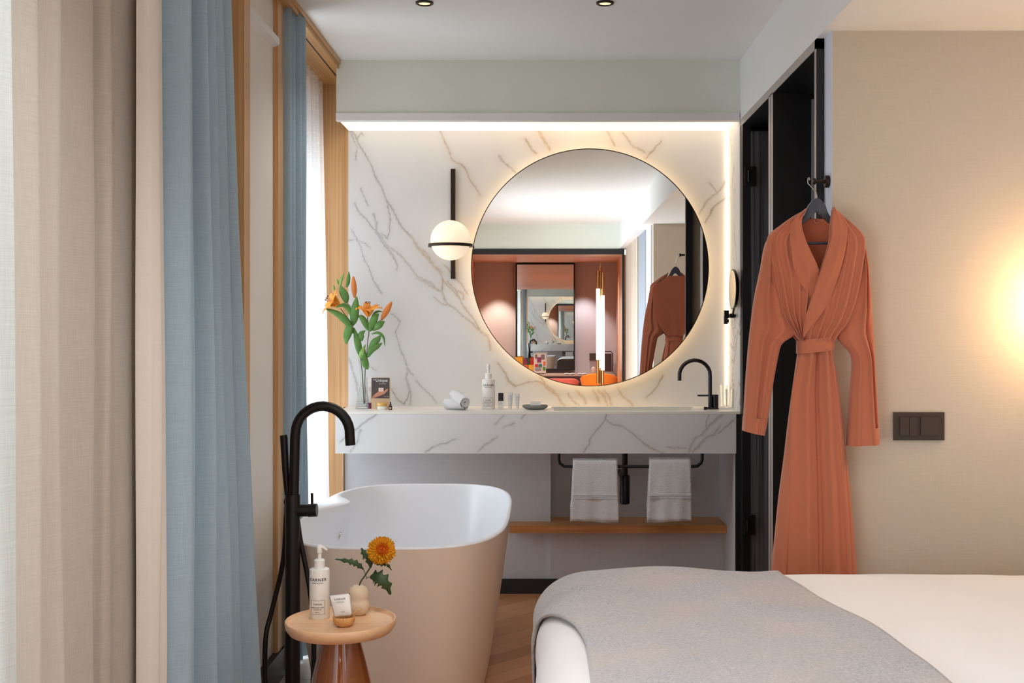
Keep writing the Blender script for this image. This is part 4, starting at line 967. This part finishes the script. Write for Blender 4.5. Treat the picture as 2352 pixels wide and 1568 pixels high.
# bowl with spoon and pouch
c = ont(790, 1437); k = c.y/F; t = thing('wooden_bowl', c, 'tiny ribbed bamboo bowl at the front of the side table', 'bowl')
bm = B(); n_ = 56
def bowl_ring(r, z): return [Vector((c.x+math.cos(2*PI*i/n_)*r*(1+.02*math.cos(2*PI*i/n_*14)), c.y+math.sin(2*PI*i/n_)*r*(1+.02*math.cos(2*PI*i/n_*14)), z)) for i in range(n_)]
loft(bm, [bowl_ring(r*k, ZTT+z*k) for r, z in ((13, 0), (20, 4), (24.5, 12), (26, 22), (25, 23), (23.5, 21), (20, 9), (12, 4))], True, True); finish('bowl_body', bm, 'bamboo', t, smooth=True)
Yp = c.y; a = lambda x, y, d=0: P(640+x/4.259, 1200+y/4.259, Yp+d)
bm = B(); tube(bm, [a(660, 945, .0), a(740, 880, -.004), a(805, 838, -.006)], [.0018, .0022, .0026], 8)
sp_ = finish('wooden_spoon', bm, 'bamboo', smooth=True); tag(sp_, 'small bamboo spoon resting in the tiny bowl', 'spoon')
def pouch(u, v):
    L0, L1 = Vector((490, 712, 0)), Vector((545, 930, 0)); R0, R1 = Vector((697, 690, 0)), Vector((722, 915, 0))
    l, r = L0.lerp(L1, v), R0.lerp(R1, v); p = l.lerp(r, u); puff = .010*math.sin(PI*u)**.6*math.sin(PI*v)**.7
    return p, puff
bm = B()
vv = grid(bm, lambda u, v: (lambda pp: a(pp[0].x, pp[0].y, .016-.012*v-pp[1]))(pouch(u, v)), 14, 14)
v2 = grid(bm, lambda u, v: (lambda pp: a(pp[0].x, pp[0].y, .0165-.012*v+pp[1]*.4))(pouch(u, v)), 14, 14)
bmesh.ops.remove_doubles(bm, verts=bm.verts, dist=.0007); bmesh.ops.recalc_face_normals(bm, faces=bm.faces)
pt = finish('sachet_pouch', bm, 'bottle_white', smooth=True)
tag(pt, 'small white lettered sachet leaning inside the bamboo bowl', 'sachet')
Rr = Matrix.Rotation(math.radians(-5), 3, 'Y') 
lettering('lettering', 'CARNER', .0072, a(598, 748, -.0035), pt, 'ink', rot=Rr, spacing=1.2, bold=.0001); lettering('lettering', 'BARCELONA', .003, a(605, 775, -.006), pt, 'ink', rot=Rr, spacing=1.2)
lettering('lettering', 'TARDES', .0032, a(625, 872, -.009), pt, 'ink', rot=Rr)
# ------------------------------------------------------------------ bed
BX, BF, BZ = -.012, 3.30, .615
t = thing('bed', (1.2, 2.3, 0), 'wide bed with smooth white duvet, its foot towards the washstand', 'bed')
finish('bed_base', bx(.10, 3.1, 1.45, 3.12, .0, .22), 'brown_leather', t)
rx, ry = .15, .12
def bed_pt(s, u, off=0):
    """s: arc along X from the foot edge (negative = down the side); u: arc back from the far edge"""
    def prof(q, r):
        a_ = PI/2*r
        if q > 0: return r+q, 0, 0, 1
        if q > -a_: f = -q/r; return r-r*math.sin(f), -r+r*math.cos(f), -math.sin(f), math.cos(f)
        return 0, -r-(-a_-q)*1.0*(-1)*(-1), -1, 0
    x, dz, nx, nz = prof(s, rx); y, dz2, ny, nz2 = prof(u, ry)
    if s < -PI/2*rx: dz = -rx-(-s-PI/2*rx)
    if u < -PI/2*ry: dz2 = -ry-(-u-PI/2*ry)
    X, Y, Z = BX+x, BF-y, BZ+dz+dz2
    n_ = Vector((nx, -ny, max(.0, nz*nz2))).normalized() if (nx or ny) else Vector((0, 0, 1))
    wv = .006*mnoise.noise(Vector((X*2.2, Y*3.0, 1)))+.003*mnoise.noise(Vector((X*7, Y*6, 4)))
    if s < 0: X += .016*math.sin(min(1, -s/.25)*PI)*(-.6)
    return Vector((X, Y, max(.03, Z)))+n_*(off+wv)
bm = B(); grid(bm, lambda u, v: bed_pt(-.62+2.9*u**1.0, -.55+2.5*v), 110, 100); finish('duvet', bm, 'duvet_cloth', t, smooth=True)
def sstep(x): x = max(0, min(1, x)); return x*x*(3-2*x)
def throw_pt(u, v):
    w = 1.95*v-.30; Yy = BF-ry-w                      # w: arc from the far edge, negative down the far side
    s0 = -.035-.12*min(1, max(0, (Yy-2.35)/.58))**2.6-.50*sstep((Yy-2.92)/.14)
    s1 = .800-BX-rx+.008*math.sin(Yy*5)-.125*sstep((Yy-2.25)/.95)
    s = s0+(s1-s0)*u; p = bed_pt(s, w, .010)
    e_ = .006*mnoise.noise(Vector((s*5, w*4, 9)))+.004*abs(math.sin(w*3+s*4))
    far = sstep(1-abs(w)/.25)
    p.z += e_+far*(.010*math.exp(-((s-.13)/.12)**2)+.004*math.sin(s*11))
    return p
bm = B(); grid(bm, throw_pt, 80, 90); th = finish('throw_blanket', bm, 'grey_throw', smooth=True, solid=.006)
tag(th, 'soft grey felted throw draped over the foot of the bed', 'blanket')
# ------------------------------------------------------------------ light switch, hook, bedside lamp
p0, p1 = P(2051, 1010, 3.70), P(2167, 946, 3.70)
t = thing('light_switch', (p0.x/2+p1.x/2, 3.70, p0.z), 'dark brown double light switch plate on the woven wallpaper', 'light switch')
finish('plate', bx(p0.x, p1.x, 3.690, 3.70, p0.z, p1.z), 'switch_brown', t, bevel=.0012)
for xq, xw in ((2066, 2086.5), (2087.5, 2106), (2114, 2158)):
    qa, qb = P(xq, 1000, 3.69), P(xw, 957, 3.69); finish('rocker', bx(qa.x, qb.x, 3.684, 3.6895, qa.z, qb.z), 'switch_brown', t, bevel=.0015)
hk = P(1903, 415, 3.72); hz = hk.z
t = thing('wall_hook', (.9565, 3.74, hz-.02), 'dark metal peg hook on the wall edge holding the hanger', 'hook')
bm = B(); lathe(bm, [(.019, .9425), (.021, .945), (.021, .9565)], (0, 3.74, hz), 28, 'x'); finish('rose', bm, 'bronze_metal', t, smooth=True, auto=35)
bm = B(); tube(bm, [(.944, 3.74, hz), (.905, 3.735, hz)], .0065, 14); lathe(bm, [(.011, .900), (.011, .910)], (0, 3.735, hz), 20, 'x'); finish('peg', bm, 'bronze_metal', t, smooth=True, auto=35)
t = thing('bedside_lamp', (1.72, 3.56, 1.2), 'glowing globe bedside lamp on the woven wall, past the photo edge', 'lamp')
bm = B(); bmesh.ops.create_uvsphere(bm, u_segments=32, v_segments=20, radius=.07, matrix=Matrix.Translation((1.72, 3.57, 1.39))); finish('lamp_globe', bm, 'bedside_glow', t, smooth=True)
bm = B(); tube(bm, [(1.72, 3.70, 1.27), (1.72, 3.57, 1.27), (1.72, 3.57, 1.325)], .008, 12); finish('arm', bm, 'brass', t, smooth=True, auto=40)
# ------------------------------------------------------------------ bathrobe on its hanger
YR = 3.625
def pr(p, Y=YR): return P(p[0], p[1], Y)
hg = thing('clothes_hanger', (P(1876, 0, YR).x, YR, P(0, 560, YR).z), 'slate grey clothes hanger with a trouser bar inside the robe collar', 'hanger')
top = catmull([(1772, 548, 0), (1805, 522, 0), (1842, 499, 0), (1857, 471, 0), (1875, 455, 0), (1893, 468, 0), (1906, 497, 0), (1940, 520, 0), (1966, 546, 0)], 5)
low = catmull([(1776, 560, 0), (1812, 536, 0), (1844, 514, 0), (1860, 500, 0), (1875, 487, 0), (1890, 500, 0), (1903, 512, 0), (1935, 534, 0), (1962, 558, 0)], 5)
bm = B(); fr_ = [[bm.verts.new((pr((p.x, p.y)).x, YR+dy, pr((p.x, p.y)).z)) for p in L_] for L_, dy in ((top, -.008), (low, -.013), (low, .009), (top, .009))]
for i in range(4):
    A_, B2 = fr_[i], fr_[(i+1) % 4]
    for k in range(len(A_)-1): bm.faces.new((A_[k], A_[k+1], B2[k+1], B2[k]))
bm.faces.new([r[0] for r in fr_]); bm.faces.new([r[-1] for r in fr_][::-1]); bmesh.ops.recalc_face_normals(bm, faces=bm.faces)
finish('shoulder_bar', bm, 'hanger_grey', hg, bevel=.002)
bm = B(); tube(bm, [pr((1800, 559)), pr((1950, 558))], .0045, 10); finish('trouser_bar', bm, 'hanger_grey', hg, smooth=True, auto=40)
hx = P(1876, 0, YR).x; bm = B(); zt_ = P(0, 456, YR).z
tube(bm, catmull([(hx, YR, zt_-.01), (hx, YR+.01, zt_+.02), (hx, YR+.085, hz-.018), (hx, YR+.118, hz-.005), (hx, YR+.117, hz+.010), (hx, YR+.10, hz+.010), (hx, YR+.096, hz+.002)], 5), .0021, 8); finish('wire_hook', bm, 'chrome', hg, smooth=True)
rb = thing('bathrobe', (P(1870, 0, YR).x, YR, P(0, 1490, YR).z), 'terracotta bathrobe tied with a belt, hanging by the black doorway', 'bathrobe')
def garment(name, L, Rr_, yc, depth, fold, m, nu=48, nv=70, parent=rb, arch=.55, tilt=None):
    bm = B()
    def f(u, v):
        l, r = resample(L3, v), resample(R3, v); th = 2*PI*u; k = (1-math.cos(th))/2
        p = l.lerp(r, k); d = depth(v) if callable(depth) else depth; s_ = math.sin(th)
        y = -d*math.copysign(abs(s_)**arch, s_)
        if fold: y -= fold(k, v)*(1 if s_ > 0 else -.5)*min(1, abs(s_)*2.5)
        q = pr((p.x, p.y)); yy = yc(v) if callable(yc) else yc
        return Vector((q.x, yy+y, q.z))
    L3 = [Vector((*p, 0)) for p in L]; R3 = [Vector((*p, 0)) for p in Rr_]
    L3 = catmull(L3, 4); R3 = catmull(R3, 4)
    grid(bm, f, nu, nv, True); return finish(name, bm, m, parent, smooth=True)
def ridge(x, c_, w): return math.exp(-((x-c_)/w)**2)
def pleats(cs, w0, amp0, amp1):
    def f(u, v):
        return sum(A_*ridge(u, c0+(c1_-c0)*v, w_*w0) for c0, c1_, w_, A_ in cs)*(amp0+(amp1-amp0)*v)
    return f
TL = [(1840, 486), (1815, 500), (1788, 519), (1762, 541), (1757, 565), (1762, 610), (1774, 670), (1790, 725), (1812, 758), (1832, 782)]
TR = [(1908, 484), (1930, 500), (1955, 520), (1975, 541), (1981, 565), (1975, 620), (1962, 690), (1943, 740), (1922, 765), (1912, 782)]
garment('back_panel', [(1844, 500), (1800, 530), (1765, 560), (1775, 670), (1800, 740), (1834, 782)], [(1904, 500), (1945, 530), (1972, 560), (1965, 670), (1935, 740), (1910, 782)], YR+.036, .006, lambda u, v: .003*math.sin(u*14)*v, 'terracotta_inner')
pl = pleats([(.18, .25, 1, 1), (.42, .42, .9, 1.1), (.62, .60, .8, .9), (.82, .80, .8, 1), (.05, .1, .6, .7)], .055, .006, .018)
garment('front_left_panel', TL, [(1843, 486), (1834, 520), (1843, 555), (1856, 600), (1866, 640), (1862, 680), (1855, 715), (1848, 745), (1843, 765), (1842, 782)], YR-.028, .016, pl, 'terracotta', nu=110)
pl = pleats([(.95, .9, 1, 1), (.70, .74, 1.2, 1.1), (.50, .58, 1.0, .9), (.28, .40, .9, 1), (.1, .2, .8, .8)], .05, .006, .018)
garment('front_right_panel', [(1905, 484), (1899, 520), (1896, 560), (1880, 612), (1864, 660), (1850, 705), (1840, 740), (1836, 760), (1835, 775), (1836, 782)], TR, YR-.034, .016, pl, 'terracotta', nu=110)
garment('left_lapel', [(1843, 482), (1822, 500), (1809, 517), (1806, 540), (1806, 568), (1814, 613), (1829, 652), (1852, 684)], [(1846, 483), (1835, 505), (1834, 525), (1842, 552), (1855, 583), (1870, 616), (1872, 632), (1857, 684)], lambda v: YR-.040-.012*math.sin(PI*v), .007, lambda u, v: .004*ridge(u, .3+.3*v, .12)+.004*ridge(v, .6, .05)*u+.004*math.sin(v*16+u*5), 'terracotta')
garment('right_lapel', [(1904, 480), (1899, 514), (1898, 555), (1878, 613), (1862, 659), (1847, 708), (1837, 746), (1834, 776)], [(1907, 480), (1935, 511), (1934, 555), (1924, 606), (1908, 657), (1888, 705), (1862, 744), (1838, 776)], lambda v: YR-.048-.010*math.sin(PI*v), .008, lambda u, v: .005*ridge(u, .55, .10)*(1-v)+.003*math.sin(v*13+u*4), 'terracotta')
garment('left_sleeve', [(1772, 545), (1757, 560), (1745, 622), (1731, 690), (1720, 780), (1712, 880), (1706, 988)], [(1790, 560), (1795, 640), (1808, 720), (1826, 764), (1795, 788), (1786, 817), (1774, 880), (1764, 945), (1753, 998)],
        YR-.004, lambda v: .030+.012*v, lambda u, v: .014*ridge(u, .30+.10*v, .05)*(1-.3*v)-.010*ridge(u, .45+.1*v, .05)+.014*ridge(u, .75-.15*v, .08)*v+.012*ridge(v, .47+.06*u, .022)*u, 'terracotta', nu=80)
garment('left_cuff', [(1707.2, 955), (1705, 988)], [(1761.5, 962), (1754, 999)], YR-.004, .0445, lambda u, v: .010*ridge(u, .40, .07)*.5+.008*ridge(u, .52, .10), 'terracotta', nv=6)
garment('right_sleeve', [(1962, 552), (1966, 600), (1950, 690), (1920, 764), (1934, 793), (1954, 822), (1950, 900), (1946, 960), (1943, 1022)], [(1978, 545), (1990, 600), (1997, 680), (2003, 780), (2008, 880), (2012, 960), (2015, 1018)],
        YR-.012, lambda v: .024+.014*v, lambda u, v: .016*ridge(u, .55+.22*v, .07)-.012*ridge(u, .70+.2*v, .05)+.010*ridge(u, .25, .09)*v+.006*math.sin(v*22+u*9)*ridge(v, .4, .08), 'terracotta', nu=80)
garment('right_cuff', [(1945.5, 983), (1942.5, 1022)], [(2013.5, 980), (2016, 1018)], YR-.012, .0385, lambda u, v: .010*ridge(u, .77, .10), 'terracotta', nv=6)
SL = [(1834, 802), (1823, 880), (1812, 960), (1800, 1060), (1787, 1160), (1773, 1310), (1757, 1480)]
SR = [(1909, 802), (1919, 850), (1931, 930), (1943, 1040), (1956, 1170), (1967, 1310), (1977, 1480)]
garment('skirt', SL, SR, YR+.002, lambda v: .034+.008*v, lambda u, v: .012*ridge(u, .1, .05)-.010*ridge(u,.2,.03)+.016*ridge(u, .93, .05)*v-.02*ridge(u,.84,.03)*v, 'terracotta', nu=90)
garment('front_flap', [(1835, 802), (1817, 880), (1811, 930), (1807, 1100), (1802, 1310), (1797, 1484)], [(1905, 802), (1913, 850), (1924, 930), (1933, 1040), (1943, 1170), (1950, 1310), (1956, 1484)],
        YR-.034, lambda v: .010+.004*v, lambda u, v: .018*ridge(u, .30, .10)+.022*ridge(u, .74-.04*v, .09)-.022*ridge(u, .52, .03)+.012*ridge(u, .93, .05), 'terracotta', nu=120)
garment('belt', [(1829, 781), (1829, 812)], [(1913, 771), (1911, 803)], YR-.012, .050, lambda u, v: .002*math.sin(v*PI)+.0015*math.sin(u*9), 'terracotta', nv=8)
bm = B(); tube(bm, catmull([pr((1869, 505), YR+.024), pr((1873, 512), YR+.020), pr((1882, 511), YR+.020), pr((1890, 505), YR+.024)], 6), .0035, 8); finish('hanging_loop', bm, 'terracotta', rb, smooth=True)
# ------------------------------------------------------------------ things seen in the round mirror, far behind the viewer
def RB(px0, px1, py0, py1, d, dep):               # box whose mirror-side face is at distance d
    a_, b_ = R(px0, py1, d), R(px1, py0, d); b = B(); box(b, a_.x, b_.x, a_.y-dep, a_.y, a_.z, b_.z); return b
dm = 19.05
t = thing('wall_mirror', R(1253, 849, dm), 'tall black framed mirror over the desk, seen inside the round mirror', 'mirror')
a_, b_ = R(1186, 848, dm), R(1319, 606, dm); fw = .012; 
cxm, czm = (a_.x+b_.x)/2, (a_.z+b_.z)/2; hw, hh = (b_.x-a_.x)/2, (b_.z-a_.z)/2; yaw = Matrix.Rotation(math.radians(0.0), 4, 'Z')
MY = a_.y
yawv = math.radians(-1.15)
bm = B(); bm.faces.new([bm.verts.new((cxm+dx*hw, MY+.012+dx*hw*math.tan(-yawv), czm+dz*hh)) for dx, dz in ((-1, -1), (1, -1), (1, 1), (-1, 1))][::-1]); finish('glass', bm, 'mirror_surface', t)
bm = B(); 
for q in ((-1, -1, 0, 1), (1, 1, 0, 1)): x = cxm+q[0]*hw; box(bm, x-fw, x+fw, YN, MY+.035, czm-hh-fw, czm+hh+fw)
for s_ in (-1, 1): z = czm+s_*hh; box(bm, cxm-hw, cxm+hw, YN, MY+.035, z-fw, z+fw)
finish('frame', bm, 'black_metal', t)
zd = R(0, 856, 19.1).z; Yd0, Yd1 = 2*YM-18.2, YN+.004
t = thing('desk', (0, (Yd0+Yd1)/2, 0), 'long wall-to-wall desk with dark front below the tall mirror', 'desk')
xa, xb = -1.09, 1.185
finish('desk_top', bx(xa, xb, Yd1, Yd0, zd-.02, zd), 'desk_top', t); finish('apron', bx(xa, xb, Yd0-.04, Yd0-.005, zd-.15, zd-.02), 'desk_dark', t)
for x in (xa+.03, xb-.03): finish('leg', bx(x-.025, x+.025, Yd0-.10, Yd0-.05, 0, zd-.15), 'desk_dark', t)
def chair(name, px, pyt, wpx, d, m, label, shape):
    p = R(px, pyt, d); w_ = wpx*d/F; zt = p.z; t = thing(name, (p.x, p.y+.0, 0), label, 'chair')
    sz = .44; hb = zt-sz; bm = B()
    def f(u, v):
        an = (u-.5)*2.2; k = 1-(abs(2*u-1))**shape*.30*v**2
        return Vector((p.x+math.sin(an)*w_*.56*(.82+.18*v), p.y+.0-.10*(1-math.cos(an))*1.6, sz-.04+(hb+.04)*v*k))
    grid(bm, f, 30, 12); finish('backrest', bm, m, t, smooth=True, solid=.05)
    bm = B(); lathe(bm, [(w_*.40, sz-.06), (w_*.46, sz-.03), (w_*.45, sz+.01), (w_*.38, sz+.02)], (p.x, p.y-.24, 0), 36); finish('seat', bm, m, t, smooth=True, auto=50)
    for sx, sy in ((-1, -.42), (1, -.42), (-1, -.05), (1, -.05)):
        bm = B(); tube(bm, [(p.x+sx*w_*.42, p.y+sy-.02+(.05 if sy > -.2 else -.03), 0), (p.x+sx*w_*.30, p.y+sy, sz-.05)], [.009, .014], 10); finish('leg', bm, 'desk_dark', t, smooth=True)
chair('desk_chair', 1376, 857, 86, 17.4, 'orange_velvet', 'orange upholstered chair at the right of the desk, in the mirror', 2.4)
chair('desk_chair', 1284, 869, 92, 17.2, 'coral_velvet', 'coral pink upholstered chair left of the orange one, in the mirror', 6)
# pendant of glowing tubes
dp = 15.2; t = thing('pendant_lamp', R(1378, 888, dp), 'pendant of glowing vertical tubes with brass ends, in the mirror', 'pendant lamp')
for px, y0, y1, ya, yb_, dd in ((1373.5, 622, 880, 663, 826, 0), (1384.5, 626, 882, 678, 850, .02), (1379, 612, 888, 690, 845, .05)):
    p = R(px, 0, dp+dd); z = lambda y: R(0, y, dp).z
    bm = B(); tube(bm, [(p.x, p.y, z(ya)), (p.x, p.y, z(yb_))], .025, 16); finish('glowing_tube', bm, 'tube_glow', t, smooth=True, auto=40)
    bm = B(); tube(bm, [(p.x, p.y, z(y0)), (p.x, p.y, z(ya))], .021, 16); finish('upper_sleeve', bm, 'brass', t, smooth=True, auto=40)
    bm = B(); tube(bm, [(p.x, p.y, z(yb_)), (p.x, p.y, z(y1))], .021, 16); finish('lower_sleeve', bm, 'brass', t, smooth=True, auto=40)
p = R(1379, 0, dp+.02); bm = B(); tube(bm, [(p.x, p.y, R(0, 625, dp).z), (p.x, p.y, 2.26)], .004, 8); finish('cable', bm, 'brass', t)
for px, lb in ((1174, 'black downlight in the copper niche ceiling, left in the mirror'), (1323, 'black downlight in the copper niche ceiling, right in the mirror')):
    p = R(px, 599, 18.4); t = thing('niche_downlight', (p.x, p.y, p.z), lb, 'ceiling light', 'downlights of the desk niche')
    bm = B(); lathe(bm, [(.035, p.z-.012), (.05, p.z-.01), (.05, p.z+.03)], (p.x, p.y, 0), 24, close=False); finish('ring', bm, 'black_metal', t)
# on and above the desk
def rthing(name, px0, px1, py0, py1, d, dep, m, label, cat, group=None, bevel=.003):
    o = finish(name, RB(px0, px1, py0, py1, d, dep), m, bevel=bevel); return tag(o, label, cat, group)
t = thing('menu_board', R(1241, 857, 18.5), 'standing board with colourful printed pictures on the desk, in the mirror', 'board')
finish('board', RB(1226, 1254, 812, 856, 18.5, .02), 'paper', t)
for k, (x0, x1, y0, y1, m_) in enumerate(((1229, 1234, 814, 822, 'ink_grey'), (1243, 1251, 814, 824, 'ink_grey'), (1234, 1243, 820, 831, 'plum'), (1229, 1236, 836, 842, 'red_pack'), (1237, 1245, 836, 842, 'teal_pack'), (1229, 1243, 845, 850, 'slate_paint'), (1248, 1253, 830, 838, 'orange_pack'), (1247, 1253, 842, 850, 'leaf'))):
    finish('printed_picture', RB(x0, x1, y0, y1, 18.475, .004), m_, t)
rthing('snack_tray', 1196, 1253, 852, 857, 18.62, .25, 'paper', 'white snack tray on the desk, in the mirror', 'tray')
for px0, px1, py0, py1, d, m_, lb in ((1183, 1200, 820, 838, 18.7, 'yellow_pack', 'yellow packet at the left end of the desk snacks'), (1202, 1210, 824, 838, 18.7, 'plum', 'plum coloured snack packet beside the yellow one'), (1210, 1218, 824, 838, 18.7, 'leaf_dark', 'dark green snack packet in the middle of the row'),
      (1218, 1226, 822, 838, 18.7, 'red_pack', 'red snack packet next to the printed board'), (1202, 1213, 838, 851, 18.62, 'orange_pack', 'orange snack packet in front, left one'), (1214, 1226, 838, 851, 18.62, 'yellow_pack', 'amber snack packet in front, right one')):
    py1 = (855 if d > 18.65 else 852); rthing('snack_packet', px0, px1, py0, py1, d-.02*0, .05, m_, lb, 'packet', 'snacks on the desk')
p = R(1363, 854, 18.5); bm = B(); r_ = 7*18.5/F; bmesh.ops.create_uvsphere(bm, u_segments=24, v_segments=16, radius=r_, matrix=Matrix.Translation((p.x, p.y, zd+r_*1.25)) @ Matrix.Diagonal((.85, .85, 1.25, 1))); tag(finish('egg_sculpture', bm, 'egg_pink', smooth=True), 'pale pink egg shaped ornament on the desk, in the mirror', 'ornament')
rthing('wall_panel_switch', 1354, 1371, 811, 827, 19.16, .03, 'brown_leather', 'small brown switch plate right of the tall mirror', 'light switch')
t = thing('leather_board', R(1394, 852, 18.8), 'brown leather upright board with thin metal loop on the desk', 'board')
finish('panel', RB(1376, 1405, 812, 853, 18.8, .05), 'brown_leather', t, bevel=.01)
bm = B(); tube(bm, [R(1376, 807, 18.78), R(1403, 807, 18.78), R(1407, 811, 18.78), R(1407, 853, 18.78)], .008, 8); finish('loop', bm, 'black_metal', t)
for px0, px1, lb in ((1296, 1322, 'open magazine lying on the desk, left of the ornament'), (1326, 1348, 'second open magazine on the desk, beside the ornament')):
    a_, b_ = R(px0, 0, 18.45), R(px1, 0, 18.45); bm = B()
    grid(bm, lambda u, v: Vector((a_.x+(b_.x-a_.x)*u, a_.y-.13+.24*v, zd+.006+.012*abs(math.sin(u*2*PI)))), 17, 3); o = finish('magazine', bm, 'paper', smooth=True, solid=.004); tag(o, lb, 'magazine', 'magazines on the desk')
